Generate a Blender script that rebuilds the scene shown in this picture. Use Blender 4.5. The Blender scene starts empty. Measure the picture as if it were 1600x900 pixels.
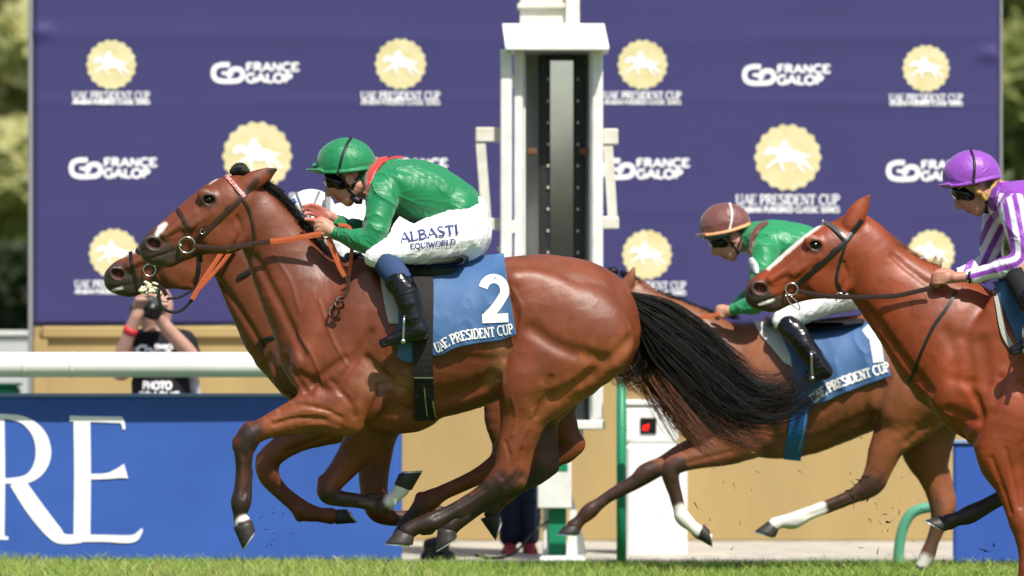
import bpy, math, random
import numpy as np
random.seed(7); RNG = np.random.default_rng(11)
SC = bpy.context.scene; COL = SC.collection
R = math.radians
# ------------------------------------------------------------------ camera, light, exposure
CAMZ, CAMD, S0, HOR = 1.252, 32.0, 345.0, 510.0     # camera height, distance to the leading horse, photo px per metre there, horizon row
cd = bpy.data.cameras.new('camera'); cam = bpy.data.objects.new('camera', cd); COL.objects.link(cam)
cam.location = (0, -CAMD, CAMZ); cam.rotation_euler = (R(90), 0, 0)
cd.sensor_width = 36; cd.lens = 36 * CAMD / (1600 / S0); cd.shift_y = (HOR - 450) / 1600
cd.clip_start = 0.5; cd.clip_end = 3000
cd.dof.use_dof = True; cd.dof.focus_distance = CAMD + 0.1; cd.dof.aperture_fstop = 2.7
SC.camera = cam
SUN_EL, SUN_AZ = 54, 212          # azimuth clockwise from +Y: the sun stands behind the camera, a little to its left-hand... see lamp
w = bpy.data.worlds.new('World'); SC.world = w; w.use_nodes = True
nt = w.node_tree; bg = nt.nodes['Background']; sk = nt.nodes.new('ShaderNodeTexSky'); sk.sky_type = 'NISHITA'; sk.sun_disc = False
sun_dir = (-math.cos(R(SUN_EL)) * -0.42, -math.cos(R(SUN_EL)) * 0.907, math.sin(R(SUN_EL)))      # towards the sun: right of and behind the camera
sk.sun_elevation = R(SUN_EL); sk.sun_rotation = math.atan2(sun_dir[0], sun_dir[1])
sk.air_density = 1.0; sk.dust_density = 2.0; sk.ozone_density = 1.0
nt.links.new(sk.outputs[0], bg.inputs[0]); bg.inputs[1].default_value = 0.085
sl = bpy.data.lights.new('sun', 'SUN'); sl.energy = 4.5; sl.angle = R(0.6); sl.color = (1, .95, .87)
so = bpy.data.objects.new('sun', sl); COL.objects.link(so)
import mathutils
so.rotation_euler = mathutils.Vector(sun_dir).to_track_quat('Z', 'Y').to_euler(); so.location = (6, -14, 18)
SC.view_settings.view_transform = 'Standard'; SC.view_settings.look = 'None'; SC.view_settings.exposure = 0.42; SC.view_settings.gamma = 1
SC.view_settings.use_curve_mapping = False
# ------------------------------------------------------------------ helpers
def srgb(*c):
    return tuple(((v / 255) / 12.92 if v / 255 <= .04045 else ((v / 255 + .055) / 1.055) ** 2.4) for v in c)
class Plane:
    """a vertical plane at distance y behind the leading horse: photo pixels -> metres at that plane"""
    def __init__(s, y): s.y = y; s.s = S0 * CAMD / (CAMD + y)
    def x(s, px): return (np.asarray(px, float) - 800) / s.s
    def z(s, py): return CAMZ - (np.asarray(py, float) - HOR) / s.s
    def m(s, n): return n / s.s
    def p(s, px, py, dy=0.0): return np.array([s.x(px), s.y + dy, s.z(py)], float)
def mat(name, base=(.5, .5, .5), rough=.6, spec=.5, metal=0, attr=False, vary=0, vscale=8, bump=0, bscale=60, stretch=(1, 1, 1), coat=0, sheen=0, base2=None, emit=None, bdetail=4, dist=.004, sss=0, crease=0, cscale=14):
    m = bpy.data.materials.new(name); m.use_nodes = True; n = m.node_tree.nodes; l = m.node_tree.links
    b = n['Principled BSDF']; b.inputs['Roughness'].default_value = rough; b.inputs['Metallic'].default_value = metal
    b.inputs['Specular IOR Level'].default_value = spec; b.inputs['Coat Weight'].default_value = coat; b.inputs['Coat Roughness'].default_value = .25
    b.inputs['Base Color'].default_value = (*base, 1)
    if sheen: b.inputs['Sheen Weight'].default_value = sheen
    if sss: b.inputs['Subsurface Weight'].default_value = sss; b.inputs['Subsurface Radius'].default_value = (.01, .004, .002)
    if emit: b.inputs['Emission Color'].default_value = (*emit, 1); b.inputs['Emission Strength'].default_value = 1.5
    src = None
    tc = n.new('ShaderNodeTexCoord'); mp = n.new('ShaderNodeMapping'); mp.inputs['Scale'].default_value = stretch; l.new(tc.outputs['Object'], mp.inputs[0])
    if attr:
        a = n.new('ShaderNodeAttribute'); a.attribute_name = 'col'; src = a.outputs['Color']
    if vary or base2:
        nz = n.new('ShaderNodeTexNoise'); nz.inputs['Scale'].default_value = vscale; nz.inputs['Detail'].default_value = 5; nz.inputs['Roughness'].default_value = .6
        l.new(mp.outputs[0], nz.inputs[0])
        if base2:
            cr = n.new('ShaderNodeValToRGB'); cr.color_ramp.elements[0].position = .35; cr.color_ramp.elements[1].position = .65
            cr.color_ramp.elements[0].color = (*base, 1); cr.color_ramp.elements[1].color = (*base2, 1); l.new(nz.outputs[0], cr.inputs[0]); src = cr.outputs[0]
        if vary:
            mr = n.new('ShaderNodeMapRange'); mr.inputs[1].default_value = .3; mr.inputs[2].default_value = .7; mr.inputs[3].default_value = 1 - vary; mr.inputs[4].default_value = 1 + vary
            l.new(nz.outputs[0], mr.inputs[0])
            mx = n.new('ShaderNodeMix'); mx.data_type = 'RGBA'; mx.blend_type = 'MULTIPLY'; mx.inputs[0].default_value = 1
            if src is None: mx.inputs[6].default_value = (*base, 1)
            else: l.new(src, mx.inputs[6])
            l.new(mr.outputs[0], mx.inputs[7]); src = mx.outputs[2]
    if src is not None: l.new(src, b.inputs['Base Color'])
    if bump:
        nb = n.new('ShaderNodeTexNoise'); nb.inputs['Scale'].default_value = bscale; nb.inputs['Detail'].default_value = bdetail; l.new(mp.outputs[0], nb.inputs[0])
        bp = n.new('ShaderNodeBump'); bp.inputs['Strength'].default_value = bump; bp.inputs['Distance'].default_value = dist
        l.new(nb.outputs[0], bp.inputs['Height']); l.new(bp.outputs[0], b.inputs['Normal'])
        if crease:
            nc = n.new('ShaderNodeTexNoise'); nc.inputs['Scale'].default_value = cscale; nc.inputs['Detail'].default_value = 3; nc.inputs['Distortion'].default_value = .6; l.new(mp.outputs[0], nc.inputs[0])
            m1 = n.new('ShaderNodeMath'); m1.operation = 'SUBTRACT'; m1.inputs[1].default_value = .5; l.new(nc.outputs[0], m1.inputs[0]); m2 = n.new('ShaderNodeMath'); m2.operation = 'ABSOLUTE'; l.new(m1.outputs[0], m2.inputs[0])
            m3 = n.new('ShaderNodeMath'); m3.operation = 'POWER'; m3.inputs[1].default_value = .6; l.new(m2.outputs[0], m3.inputs[0])
            b2 = n.new('ShaderNodeBump'); b2.invert = True; b2.inputs['Strength'].default_value = crease; b2.inputs['Distance'].default_value = .02; l.new(m3.outputs[0], b2.inputs['Height']); l.new(bp.outputs[0], b2.inputs['Normal']); l.new(b2.outputs[0], b.inputs['Normal'])
    return m
def tag(o, label=None, cat=None, group=None, kind=None):
    if label: o['label'] = label
    if cat: o['category'] = cat
    if group: o['group'] = group
    if kind: o['kind'] = kind
    return o
def root(name, loc, label, cat, group=None):
    o = bpy.data.objects.new(name, None); COL.objects.link(o); o.location = loc; o.empty_display_size = .1
    return tag(o, label, cat, group)
def wloc(o):
    v = np.zeros(3)
    while o is not None: v += np.array(o.location); o = o.parent
    return v
def obj(name, V, F, m, parent=None, col=None, smooth=True, loc=None):
    """V in world coordinates; F = list / array of faces"""
    V = np.asarray(V, float); base = wloc(parent) if parent is not None else np.zeros(3)
    if parent is None and loc is not None: base = np.asarray(loc, float)
    me = bpy.data.meshes.new(name)
    if isinstance(F, np.ndarray) and F.ndim == 2:
        me.vertices.add(len(V)); me.vertices.foreach_set('co', (V - base).astype(np.float32).ravel())
        k = F.shape[1]; me.loops.add(F.size); me.loops.foreach_set('vertex_index', F.astype(np.int32).ravel())
        me.polygons.add(len(F)); me.polygons.foreach_set('loop_start', np.arange(0, F.size, k, dtype=np.int32)); me.polygons.foreach_set('loop_total', np.full(len(F), k, np.int32))
        me.update(calc_edges=True)
    else:
        me.from_pydata((V - base).tolist(), [], [list(map(int, f)) for f in F]); me.update()
    if smooth: me.polygons.foreach_set('use_smooth', np.ones(len(me.polygons), bool))
    if col is not None:
        c = me.color_attributes.new('col', 'FLOAT_COLOR', 'POINT'); a = np.ones((len(V), 4), np.float32); a[:, :3] = col; c.data.foreach_set('color', a.ravel())
    me.materials.append(m); me.validate()
    o = bpy.data.objects.new(name, me); COL.objects.link(o)
    if parent is not None: o.parent = parent
    elif loc is not None: o.location = loc
    return o
class MB:
    """collects simple solids for one mesh"""
    def __init__(s): s.V = []; s.F = []
    def add(s, V, F):
        b = len(s.V); s.V += [tuple(v) for v in V]; s.F += [tuple(int(i) + b for i in f) for f in F]
    def box(s, x0, x1, y0, y1, z0, z1, bev=0.004):
        b = min(bev, (x1 - x0) * .3, (y1 - y0) * .3, (z1 - z0) * .3)
        V = []; 
        for sx in (0, 1):
            for sy in (0, 1):
                for sz in (0, 1):
                    X, Y, Z = (x0, x1)[sx], (y0, y1)[sy], (z0, z1)[sz]; ix, iy, iz = (b, -b)[sx], (b, -b)[sy], (b, -b)[sz]
                    V += [(X, Y + iy, Z + iz), (X + ix, Y, Z + iz), (X + ix, Y + iy, Z)]
        def v(a, b_, c, k): return (a * 4 + b_ * 2 + c) * 3 + k
        F = [(v(0,0,0,0), v(0,0,1,0), v(0,1,1,0), v(0,1,0,0)), (v(1,0,0,0), v(1,1,0,0), v(1,1,1,0), v(1,0,1,0)),
             (v(0,0,0,1), v(1,0,0,1), v(1,0,1,1), v(0,0,1,1)), (v(0,1,0,1), v(0,1,1,1), v(1,1,1,1), v(1,1,0,1)),
             (v(0,0,0,2), v(0,1,0,2), v(1,1,0,2), v(1,0,0,2)), (v(0,0,1,2), v(1,0,1,2), v(1,1,1,2), v(0,1,1,2))]
        for a in (0, 1):
            for c in (0, 1):
                F += [(v(0,a,c,1), v(0,a,c,2), v(1,a,c,2), v(1,a,c,1)), (v(a,0,c,0), v(a,0,c,2), v(a,1,c,2), v(a,1,c,0)), (v(a,c,0,0), v(a,c,0,1), v(a,c,1,1), v(a,c,1,0))]
        for a in (0, 1):
            for c in (0, 1):
                for d in (0, 1): F.append((v(a,c,d,0), v(a,c,d,1), v(a,c,d,2)))
        s.add(V, F)
    def tube(s, P, r, n=10, cap=True):
        P = np.asarray(P, float); r = np.broadcast_to(np.asarray(r, float), (len(P),)); V = []; F = []
        T = np.gradient(P, axis=0); T /= np.linalg.norm(T, axis=1)[:, None] + 1e-12
        up = np.array([0, 1, 0.]) if abs(T[0][1]) < .9 else np.array([1, 0, 0.])
        for i in range(len(P)):
            a = np.cross(T[i], up); a /= np.linalg.norm(a) + 1e-12; b_ = np.cross(a, T[i]); up = b_ if np.linalg.norm(b_) > .1 else up
            for k in range(n):
                t = 2 * math.pi * k / n; V.append(P[i] + r[i] * (math.cos(t) * a + math.sin(t) * b_))
        for i in range(len(P) - 1):
            for k in range(n): F.append((i*n+k, i*n+(k+1) % n, (i+1)*n+(k+1) % n, (i+1)*n+k))
        if cap: F.append(tuple(range(n - 1, -1, -1))); F.append(tuple((len(P)-1)*n + k for k in range(n)))
        s.add(V, F)
    def lathe(s, prof, c, n=20):
        V = []; F = []
        for (r, z) in prof:
            for k in range(n): V.append((c[0] + r*math.cos(2*math.pi*k/n), c[1] + r*math.sin(2*math.pi*k/n), c[2] + z))
        for i in range(len(prof)-1):
            for k in range(n): F.append((i*n+k, i*n+(k+1) % n, (i+1)*n+(k+1) % n, (i+1)*n+k))
        F.append(tuple(range(n-1, -1, -1))); F.append(tuple((len(prof)-1)*n+k for k in range(n))); s.add(V, F)
    def prism(s, P2, y0, y1):
        """closed outline in x,z given thickness y0..y1"""
        n = len(P2); V = [(x, y0, z) for x, z in P2] + [(x, y1, z) for x, z in P2]
        F = [tuple(range(n)), tuple(range(2*n-1, n-1, -1))] + [(i, n+i, n+(i+1) % n, (i+1) % n) for i in range(n)]
        s.add(V, F)
    def build(s, name, m, parent=None, smooth=False, loc=None):
        return obj(name, s.V, s.F, m, parent, smooth=smooth, loc=loc)
def spline(P, n=5):
    """Catmull-Rom through rows of P (any number of columns)"""
    P = np.asarray(P, float)
    if len(P) < 3: 
        t = np.linspace(0, 1, n + 1)[:, None]; return P[0] * (1 - t) + P[1] * t
    Q = np.vstack([2*P[0]-P[1], P, 2*P[-1]-P[-2]]); out = []
    for i in range(1, len(Q) - 2):
        for t in np.linspace(0, 1, n, endpoint=False):
            a, b, c, d = Q[i-1], Q[i], Q[i+1], Q[i+2]
            out.append(.5 * (2*b + (c-a)*t + (2*a-5*b+4*c-d)*t*t + (3*b-a-3*c+d)*t**3))
    out.append(P[-1]); return np.array(out)
_perm = np.random.default_rng(3).random((64, 64, 64)).astype(np.float32)
def noise(P, f):
    Q = np.asarray(P, float) * f; I = np.floor(Q).astype(int); t = Q - I; t = t*t*(3-2*t); o = 0
    for a in (0, 1):
        for b in (0, 1):
            for c in (0, 1):
                wgt = (t[..., 0] if a else 1-t[..., 0]) * (t[..., 1] if b else 1-t[..., 1]) * (t[..., 2] if c else 1-t[..., 2])
                o = o + wgt * _perm[(I[..., 0]+a) % 64, (I[..., 1]+b) % 64, (I[..., 2]+c) % 64]
    return o
def surface_nets(F, o, h):
    ins = F < 0; nx, ny, nz = F.shape
    c = np.zeros((nx-1, ny-1, nz-1), np.int8)
    sl = [slice(0, -1), slice(1, None)]
    for a in (0, 1):
        for b in (0, 1):
            for d in (0, 1): c += ins[sl[a], sl[b], sl[d]]
    act = (c > 0) & (c < 8); I = np.argwhere(act); idx = np.full(act.shape, -1, np.int64); idx[act] = np.arange(len(I))
    pos = np.zeros((len(I), 3)); cnt = np.zeros(len(I))
    cor = [(a, b, d) for a in (0, 1) for b in (0, 1) for d in (0, 1)]
    vals = {k: F[I[:, 0]+k[0], I[:, 1]+k[1], I[:, 2]+k[2]] for k in cor}
    for k in cor:
        for ax in range(3):
            if k[ax] == 0:
                k2 = list(k); k2[ax] = 1; k2 = tuple(k2); v0, v1 = vals[k], vals[k2]; mk = (v0 < 0) != (v1 < 0)
                t = np.where(mk, v0 / np.where(mk, v0 - v1, 1), 0); p = np.array(k, float)[None].repeat(len(I), 0); p[:, ax] = t
                pos += p * mk[:, None]; cnt += mk
    V = o + h * (I + pos / cnt[:, None])
    faces = []
    for ax in range(3):
        s0 = [slice(None)]*3; s1 = [slice(None)]*3; s0[ax] = slice(0, -1); s1[ax] = slice(1, None)
        A = ins[tuple(s0)]; B = ins[tuple(s1)]; E = np.argwhere(A != B); b, d = [(1, 2), (2, 0), (0, 1)][ax]
        ok = (E[:, b] > 0) & (E[:, d] > 0) & (E[:, b] < F.shape[b]-1) & (E[:, d] < F.shape[d]-1); E = E[ok]
        fl = A[E[:, 0], E[:, 1], E[:, 2]]
        q = []
        for (db, dd) in ((-1, -1), (0, -1), (0, 0), (-1, 0)):
            e = E.copy(); e[:, b] += db; e[:, d] += dd; q.append(idx[e[:, 0], e[:, 1], e[:, 2]])
        q = np.stack(q, 1); q[~fl] = q[~fl][:, ::-1]; faces.append(q)
    return V, np.vstack(faces)
def vnormals(V, F):
    n = np.cross(V[F[:, 2]] - V[F[:, 0]], V[F[:, 3]] - V[F[:, 1]]); N = np.zeros_like(V)
    for k in range(4):
        for a in range(3): N[:, a] += np.bincount(F[:, k], n[:, a], len(V))
    return N / (np.linalg.norm(N, axis=1)[:, None] + 1e-12)
def smooth_mesh(V, F, it=2, lam=.5):
    E = np.vstack([F[:, [0, 1]], F[:, [1, 2]], F[:, [2, 3]], F[:, [3, 0]]]); deg = np.bincount(E[:, 0], minlength=len(V)) + np.bincount(E[:, 1], minlength=len(V))
    for _ in range(it):
        for mu in (lam, -lam * .96):
            A = np.zeros_like(V)
            for a in range(3): A[:, a] = np.bincount(E[:, 0], V[E[:, 1], a], len(V)) + np.bincount(E[:, 1], V[E[:, 0], a], len(V))
            V = V + mu * (A / deg[:, None] - V)
    return V
class Vol:
    """a blended solid: rounded chains and ellipsoids melted together on a grid, meshed as one continuous skin"""
    def __init__(s, pl, px0, px1, py0, py1, y0, y1, h):
        s.pl = pl; s.h = h; s.o = np.array([pl.x(px0), pl.y + y0, pl.z(py1)], float)
        hi = np.array([pl.x(px1), pl.y + y1, pl.z(py0)], float); s.n = np.ceil((hi - s.o) / h).astype(int) + 1
        s.F = np.full(s.n, .2, np.float32); s._hm = None
    def _box(s, lo, hi):
        a = np.maximum(np.floor((lo - s.o) / s.h).astype(int), 0); b = np.minimum(np.ceil((hi - s.o) / s.h).astype(int) + 1, s.n)
        return a, b
    def _ax(s, a, b):
        return [(s.o[i] + s.h * np.arange(a[i], b[i])).astype(np.float32) for i in range(3)]
    def _merge(s, a, b, D, k, sub=False):
        v = s.F[a[0]:b[0], a[1]:b[1], a[2]:b[2]]
        if sub: D = -D; hh = np.maximum(k - np.abs(v - D), 0) / k; v[...] = np.maximum(v, D) + hh*hh*k*.25
        else: hh = np.maximum(k - np.abs(v - D), 0) / k; v[...] = np.minimum(v, D) - hh*hh*k*.25
        s._hm = None
    def chain(s, pts, k=.02, sub=False, sym=False, res=4, rs=1.0, world=False):
        """pts rows: px, py, r(px)[, lateral ratio q][, dy (m)]"""
        P = [list(p) + [1.0, 0.0][len(p)-3:] for p in pts]
        for sg in ((1, -1) if sym else (1,)):
            A = np.array(P, float); A[:, 2] *= rs; A[:, 4] *= sg; A = spline(A, res) if len(A) > 1 else np.vstack([A, A + 1e-4])
            C = np.stack([s.pl.x(A[:, 0]), s.pl.y + A[:, 4], s.pl.z(A[:, 1])], 1); rr = np.maximum(A[:, 2], .3) / s.pl.s; q = A[:, 3]
            pad = max(k, .03); ext = (rr * np.maximum(q, 1))[:, None] + pad
            a, b = s._box((C - ext).min(0), (C + ext).max(0))
            if (b <= a).any(): continue
            D = np.full(b - a, 1.0, np.float32)
            for i in range(len(C) - 1):
                ex = max(rr[i]*max(q[i], 1), rr[i+1]*max(q[i+1], 1)) + pad
                c, d = s._box(np.minimum(C[i], C[i+1]) - ex, np.maximum(C[i], C[i+1]) + ex)
                c = np.maximum(c, a); d = np.minimum(d, b)
                if (d <= c).any(): continue
                X, Y, Z = s._ax(c, d); X = X[:, None, None]; Y = Y[None, :, None]; Z = Z[None, None, :]
                v = C[i+1] - C[i]; L2 = max((v*v).sum(), 1e-12)
                t = np.clip(((X-C[i, 0])*v[0] + (Y-C[i, 1])*v[1] + (Z-C[i, 2])*v[2]) / np.float32(L2), 0, 1)
                qq = q[i] + (q[i+1]-q[i])*t
                dd = np.sqrt((X-C[i, 0]-t*v[0])**2 + ((Y-C[i, 1]-t*v[1])/qq)**2 + (Z-C[i, 2]-t*v[2])**2) - (rr[i] + (rr[i+1]-rr[i])*t)
                e = c - a; f = d - a
                w_ = D[e[0]:f[0], e[1]:f[1], e[2]:f[2]]; np.minimum(w_, dd, out=w_)
            s._merge(a, b, D, k, sub)
        return s
    def ell(s, px, py, dy, rx, ry, rz, ang=0, k=.02, sub=False, sym=False, tilt=0):
        """ellipsoid: rx, rz in px, ry in metres, ang degrees turning in the picture plane (clockwise)"""
        for sg in ((1, -1) if sym else (1,)):
            c = np.array([s.pl.x(px), s.pl.y + dy*sg, s.pl.z(py)]); rx_, rz_ = rx/s.pl.s, rz/s.pl.s; m = max(rx_, ry, rz_) + max(k, .03)
            a, b = s._box(c - m, c + m)
            if (b <= a).any(): continue
            X, Y, Z = s._ax(a, b); X = X[:, None, None]-c[0]; Y = Y[None, :, None]-c[1]; Z = Z[None, None, :]-c[2]; t = R(ang)
            U = X*math.cos(t) - Z*math.sin(t); W = X*math.sin(t) + Z*math.cos(t)
            tl = R(tilt) * sg; U, Y2 = U*math.cos(tl) - Y*math.sin(tl), U*math.sin(tl) + Y*math.cos(tl)
            g = np.sqrt((U/rx_)**2 + (Y2/ry)**2 + (W/rz_)**2); g2 = np.sqrt((U/rx_**2)**2 + (Y2/ry**2)**2 + (W/rz_**2)**2)
            D = (g*(g-1)/np.maximum(g2, 1e-6)).astype(np.float32)
            s._merge(a, b, D, k, sub)
        return s
    def cut_below(s, px0, py0, px1, py1):
        """remove everything on the lower side of a slanted plane through two photo points"""
        x0, z0, x1, z1 = float(s.pl.x(px0)), float(s.pl.z(py0)), float(s.pl.x(px1)), float(s.pl.z(py1)); n = np.array([-(z1-z0), x1-x0]); n /= np.linalg.norm(n)
        if n[1] < 0: n = -n
        X, Y, Z = s._ax([0]*3, s.n); d = -((X[:, None]-x0)*n[0] + (Z[None]-z0)*n[1])[:, None, :]; s.F = np.maximum(s.F, d.astype(np.float32)); return s
    def hm(s, iso=0.0):
        if s._hm is None or s._hm[0] != iso:
            ins = s.F < iso; j = ins.argmax(1); ok = ins.any(1) & (j > 0); jj = np.maximum(j, 1)
            ii, kk = np.meshgrid(np.arange(s.n[0]), np.arange(s.n[2]), indexing='ij')
            f1 = s.F[ii, jj, kk]; f0 = s.F[ii, jj-1, kk]; y = s.o[1] + s.h*(jj - 1 + (f0-iso)/np.where(f0 == f1, 1, f0-f1))
            y = np.where(ok, y, np.nan)
            for _ in range(12):                                 # extend past the outline
                m = np.isnan(y)
                if not m.any(): break
                P = np.pad(y, 1, constant_values=np.nan); st = np.stack([P[:-2, 1:-1], P[2:, 1:-1], P[1:-1, :-2], P[1:-1, 2:]])
                c = (~np.isnan(st)).sum(0); av = np.nansum(st, 0) / np.maximum(c, 1); y = np.where(m & (c > 0), av + .0015, y)
            y = np.where(np.isnan(y), s.pl.y, y); s._hm = (iso, y)
        return s._hm[1]
    def surf(s, px, py, iso=0.0, blur=0, world=False):
        """near-side surface y at photo points (or world x,z)"""
        H = s.hm(iso)
        if blur:
            key = (iso, blur)
            if getattr(s, '_bl', None) is None or s._bl[0] != key:
                B = H.copy()
                for _ in range(blur):
                    P = np.pad(B, 1, mode='edge'); B = np.minimum((P[:-2, 1:-1]+P[2:, 1:-1]+P[1:-1, :-2]+P[1:-1, 2:])/4, B + .0004)
                s._bl = (key, B)
            H = s._bl[1]
        x = np.asarray(px, float) if world else s.pl.x(px); z = np.asarray(py, float) if world else s.pl.z(py)
        u = np.clip((x - s.o[0])/s.h, 0, s.n[0]-1.001); v = np.clip((z - s.o[2])/s.h, 0, s.n[2]-1.001); i = u.astype(int); k = v.astype(int); u = u-i; v = v-k
        return (H[i, k]*(1-u)+H[i+1, k]*u)*(1-v) + (H[i, k+1]*(1-u)+H[i+1, k+1]*u)*v
    def vein(s, pts, r=1.1, k=.01, depth=.3, sub=False):
        A = spline(np.array(pts, float), 5); y = s.surf(A[:, 0], A[:, 1]); q = [(a[0], a[1], r, 1, yy - s.pl.y + depth*r/s.pl.s) for a, yy in zip(A, y)]
        return s.chain(q, k=k, sub=sub, res=1)
    def mesh(s, it=1):
        V, F = surface_nets(s.F, s.o, s.h); 
        if it: V = smooth_mesh(V, F, it)
        return V, F
def grid_solid(P, th=.003, dirv=(0, 1, 0)):
    """sheet P[nv,nu,3] given a thickness"""
    nv, nu = P.shape[:2]; A = P.reshape(-1, 3); B = A + np.array(dirv)*th; V = np.vstack([A, B]); n = nv*nu; F = []
    ix = lambda i, j: i*nu+j
    for i in range(nv-1):
        for j in range(nu-1):
            F.append((ix(i, j), ix(i+1, j), ix(i+1, j+1), ix(i, j+1))); F.append((n+ix(i, j), n+ix(i, j+1), n+ix(i+1, j+1), n+ix(i+1, j)))
    for i in range(nv-1):
        for j in (0, nu-1): f = (ix(i, j), n+ix(i, j), n+ix(i+1, j), ix(i+1, j)); F.append(f if j == 0 else f[::-1])
    for j in range(nu-1):
        for i in (0, nv-1): f = (ix(i, j), ix(i, j+1), n+ix(i, j+1), n+ix(i, j)); F.append(f if i == 0 else f[::-1])
    return V, np.array(F)
def ribbon(mb, pl, pts, w, yfun, th=.004, n=6, lift=.002):
    """strap through photo points; yfun(px,py) gives the surface it lies on (metres, world y)"""
    A = spline(np.array(pts, float), n) if len(pts) > 2 else spline(np.array(pts, float), 12); T = np.gradient(A[:, :2], axis=0); T /= np.linalg.norm(T, axis=1)[:, None]+1e-9; N = np.stack([-T[:, 1], T[:, 0]], 1)
    W = A[:, 2] if A.shape[1] > 2 else np.full(len(A), w); L = A[:, :2] + N*W[:, None]/2; M = A[:, :2] - N*W[:, None]/2; C = A[:, :2]
    yl, ym, yc = yfun(L[:, 0], L[:, 1]), yfun(M[:, 0], M[:, 1]), yfun(C[:, 0], C[:, 1]); yc = np.minimum(yc, (yl+ym)/2)
    V = []; F = []
    for i in range(len(A)):
        for (q, y, dy) in ((L, yl, .0), (L, yl, -th), (C, yc, -th*1.25), (M, ym, -th), (M, ym, 0), (C, yc, .003)):
            V.append((pl.x(q[i, 0]), y[i] - lift + dy, pl.z(q[i, 1])))
    for i in range(len(A)-1):
        for k in range(6): F.append((i*6+k, (i+1)*6+k, (i+1)*6+(k+1) % 6, i*6+(k+1) % 6))
    F.append(tuple(range(6))); F.append(tuple((len(A)-1)*6+k for k in range(5, -1, -1))); mb.add(V, F)
def flat(v): return lambda a, b: np.full(np.shape(a), v, float)
def hair(name, m, parent, strands, r0=.0013, r1=.0003, sides=3):
    """many tapered strands, each an array of points, as one mesh"""
    V = []; F = []; b = 0
    for P in strands:
        n = len(P); T = np.gradient(P, axis=0); T /= np.linalg.norm(T, axis=1)[:, None]+1e-9; a = np.cross(T, [.13, .97, .2]); a /= np.linalg.norm(a, axis=1)[:, None]+1e-9; c = np.cross(T, a)
        r = np.linspace(r0, r1, n)[:, None]
        ring = [P + r*(math.cos(2*math.pi*k/sides)*a + math.sin(2*math.pi*k/sides)*c) for k in range(sides)]
        V.append(np.stack(ring, 1).reshape(-1, 3)); i = np.arange(n-1)[:, None]*sides; k = np.arange(sides)[None]; k2 = (k+1) % sides
        F.append(np.stack([b+i+k, b+i+k2, b+i+sides+k2, b+i+sides+k], -1).reshape(-1, 4)); b += n*sides
    return obj(name, np.vstack(V), np.vstack(F), m, parent)
def flow(pl, up, lo, n, y0=0, yspread=.05, wob=6, pts=12, lenvar=.25, seed=0, bias=1.0, locks=46):
    """strands between two boundary guides (photo px), for a tail or mane"""
    g = np.random.default_rng(seed); U = spline(np.array(up, float), 8); L = spline(np.array(lo, float), 8)
    tt = np.linspace(0, 1, pts); out = []
    def at(C, t): u = t*(len(C)-1); i = np.minimum(u.astype(int), len(C)-2); f = (u-i)[:, None]; return C[i]*(1-f)+C[i+1]*f
    LK = [(g.random()**bias, g.random(4)*6.3, .3+g.random(), g.random()-.5, g.random()) for _ in range(locks)]
    for _ in range(n):
        K = LK[g.integers(locks)]; u = min(max(K[0]+g.normal()*.035*(1+(g.random() < .12)*4), 0), 1); t1 = 1 - lenvar*(.6*K[4]**2+.6*g.random()**2); tq = tt*t1; A = at(U, tq)*(1-u)+at(L, tq)*u
        ph = K[1]+g.normal(size=4)*.35; amp = wob*tt*(K[2]+.25*g.random()); A = A + np.stack([amp*np.sin(3*tt+ph[0]), amp*np.sin(3.4*tt+ph[1])], 1)
        y = y0 + yspread*(K[3]*.8+.35*(g.random()-.5))*(1+.5*tt) + .02*tt*np.sin(4*tt+ph[2])
        out.append(np.stack([pl.x(A[:, 0]), pl.y + y, pl.z(A[:, 1])], 1))
    return out
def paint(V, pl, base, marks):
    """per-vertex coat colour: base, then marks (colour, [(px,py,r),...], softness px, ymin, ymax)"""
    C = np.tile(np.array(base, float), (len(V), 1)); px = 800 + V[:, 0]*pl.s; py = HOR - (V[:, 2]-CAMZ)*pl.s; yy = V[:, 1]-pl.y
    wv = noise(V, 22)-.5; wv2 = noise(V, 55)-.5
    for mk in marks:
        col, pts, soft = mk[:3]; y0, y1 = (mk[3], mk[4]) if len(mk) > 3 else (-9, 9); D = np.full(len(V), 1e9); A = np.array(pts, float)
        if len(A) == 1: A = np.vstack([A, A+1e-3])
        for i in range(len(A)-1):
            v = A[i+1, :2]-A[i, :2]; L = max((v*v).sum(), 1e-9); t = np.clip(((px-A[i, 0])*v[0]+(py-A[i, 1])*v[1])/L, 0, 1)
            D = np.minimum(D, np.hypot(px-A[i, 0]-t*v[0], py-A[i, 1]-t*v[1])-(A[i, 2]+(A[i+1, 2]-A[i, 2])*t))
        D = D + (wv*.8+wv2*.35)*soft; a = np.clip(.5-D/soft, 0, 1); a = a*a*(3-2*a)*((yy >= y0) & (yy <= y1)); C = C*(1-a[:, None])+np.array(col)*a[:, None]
    return C
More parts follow.
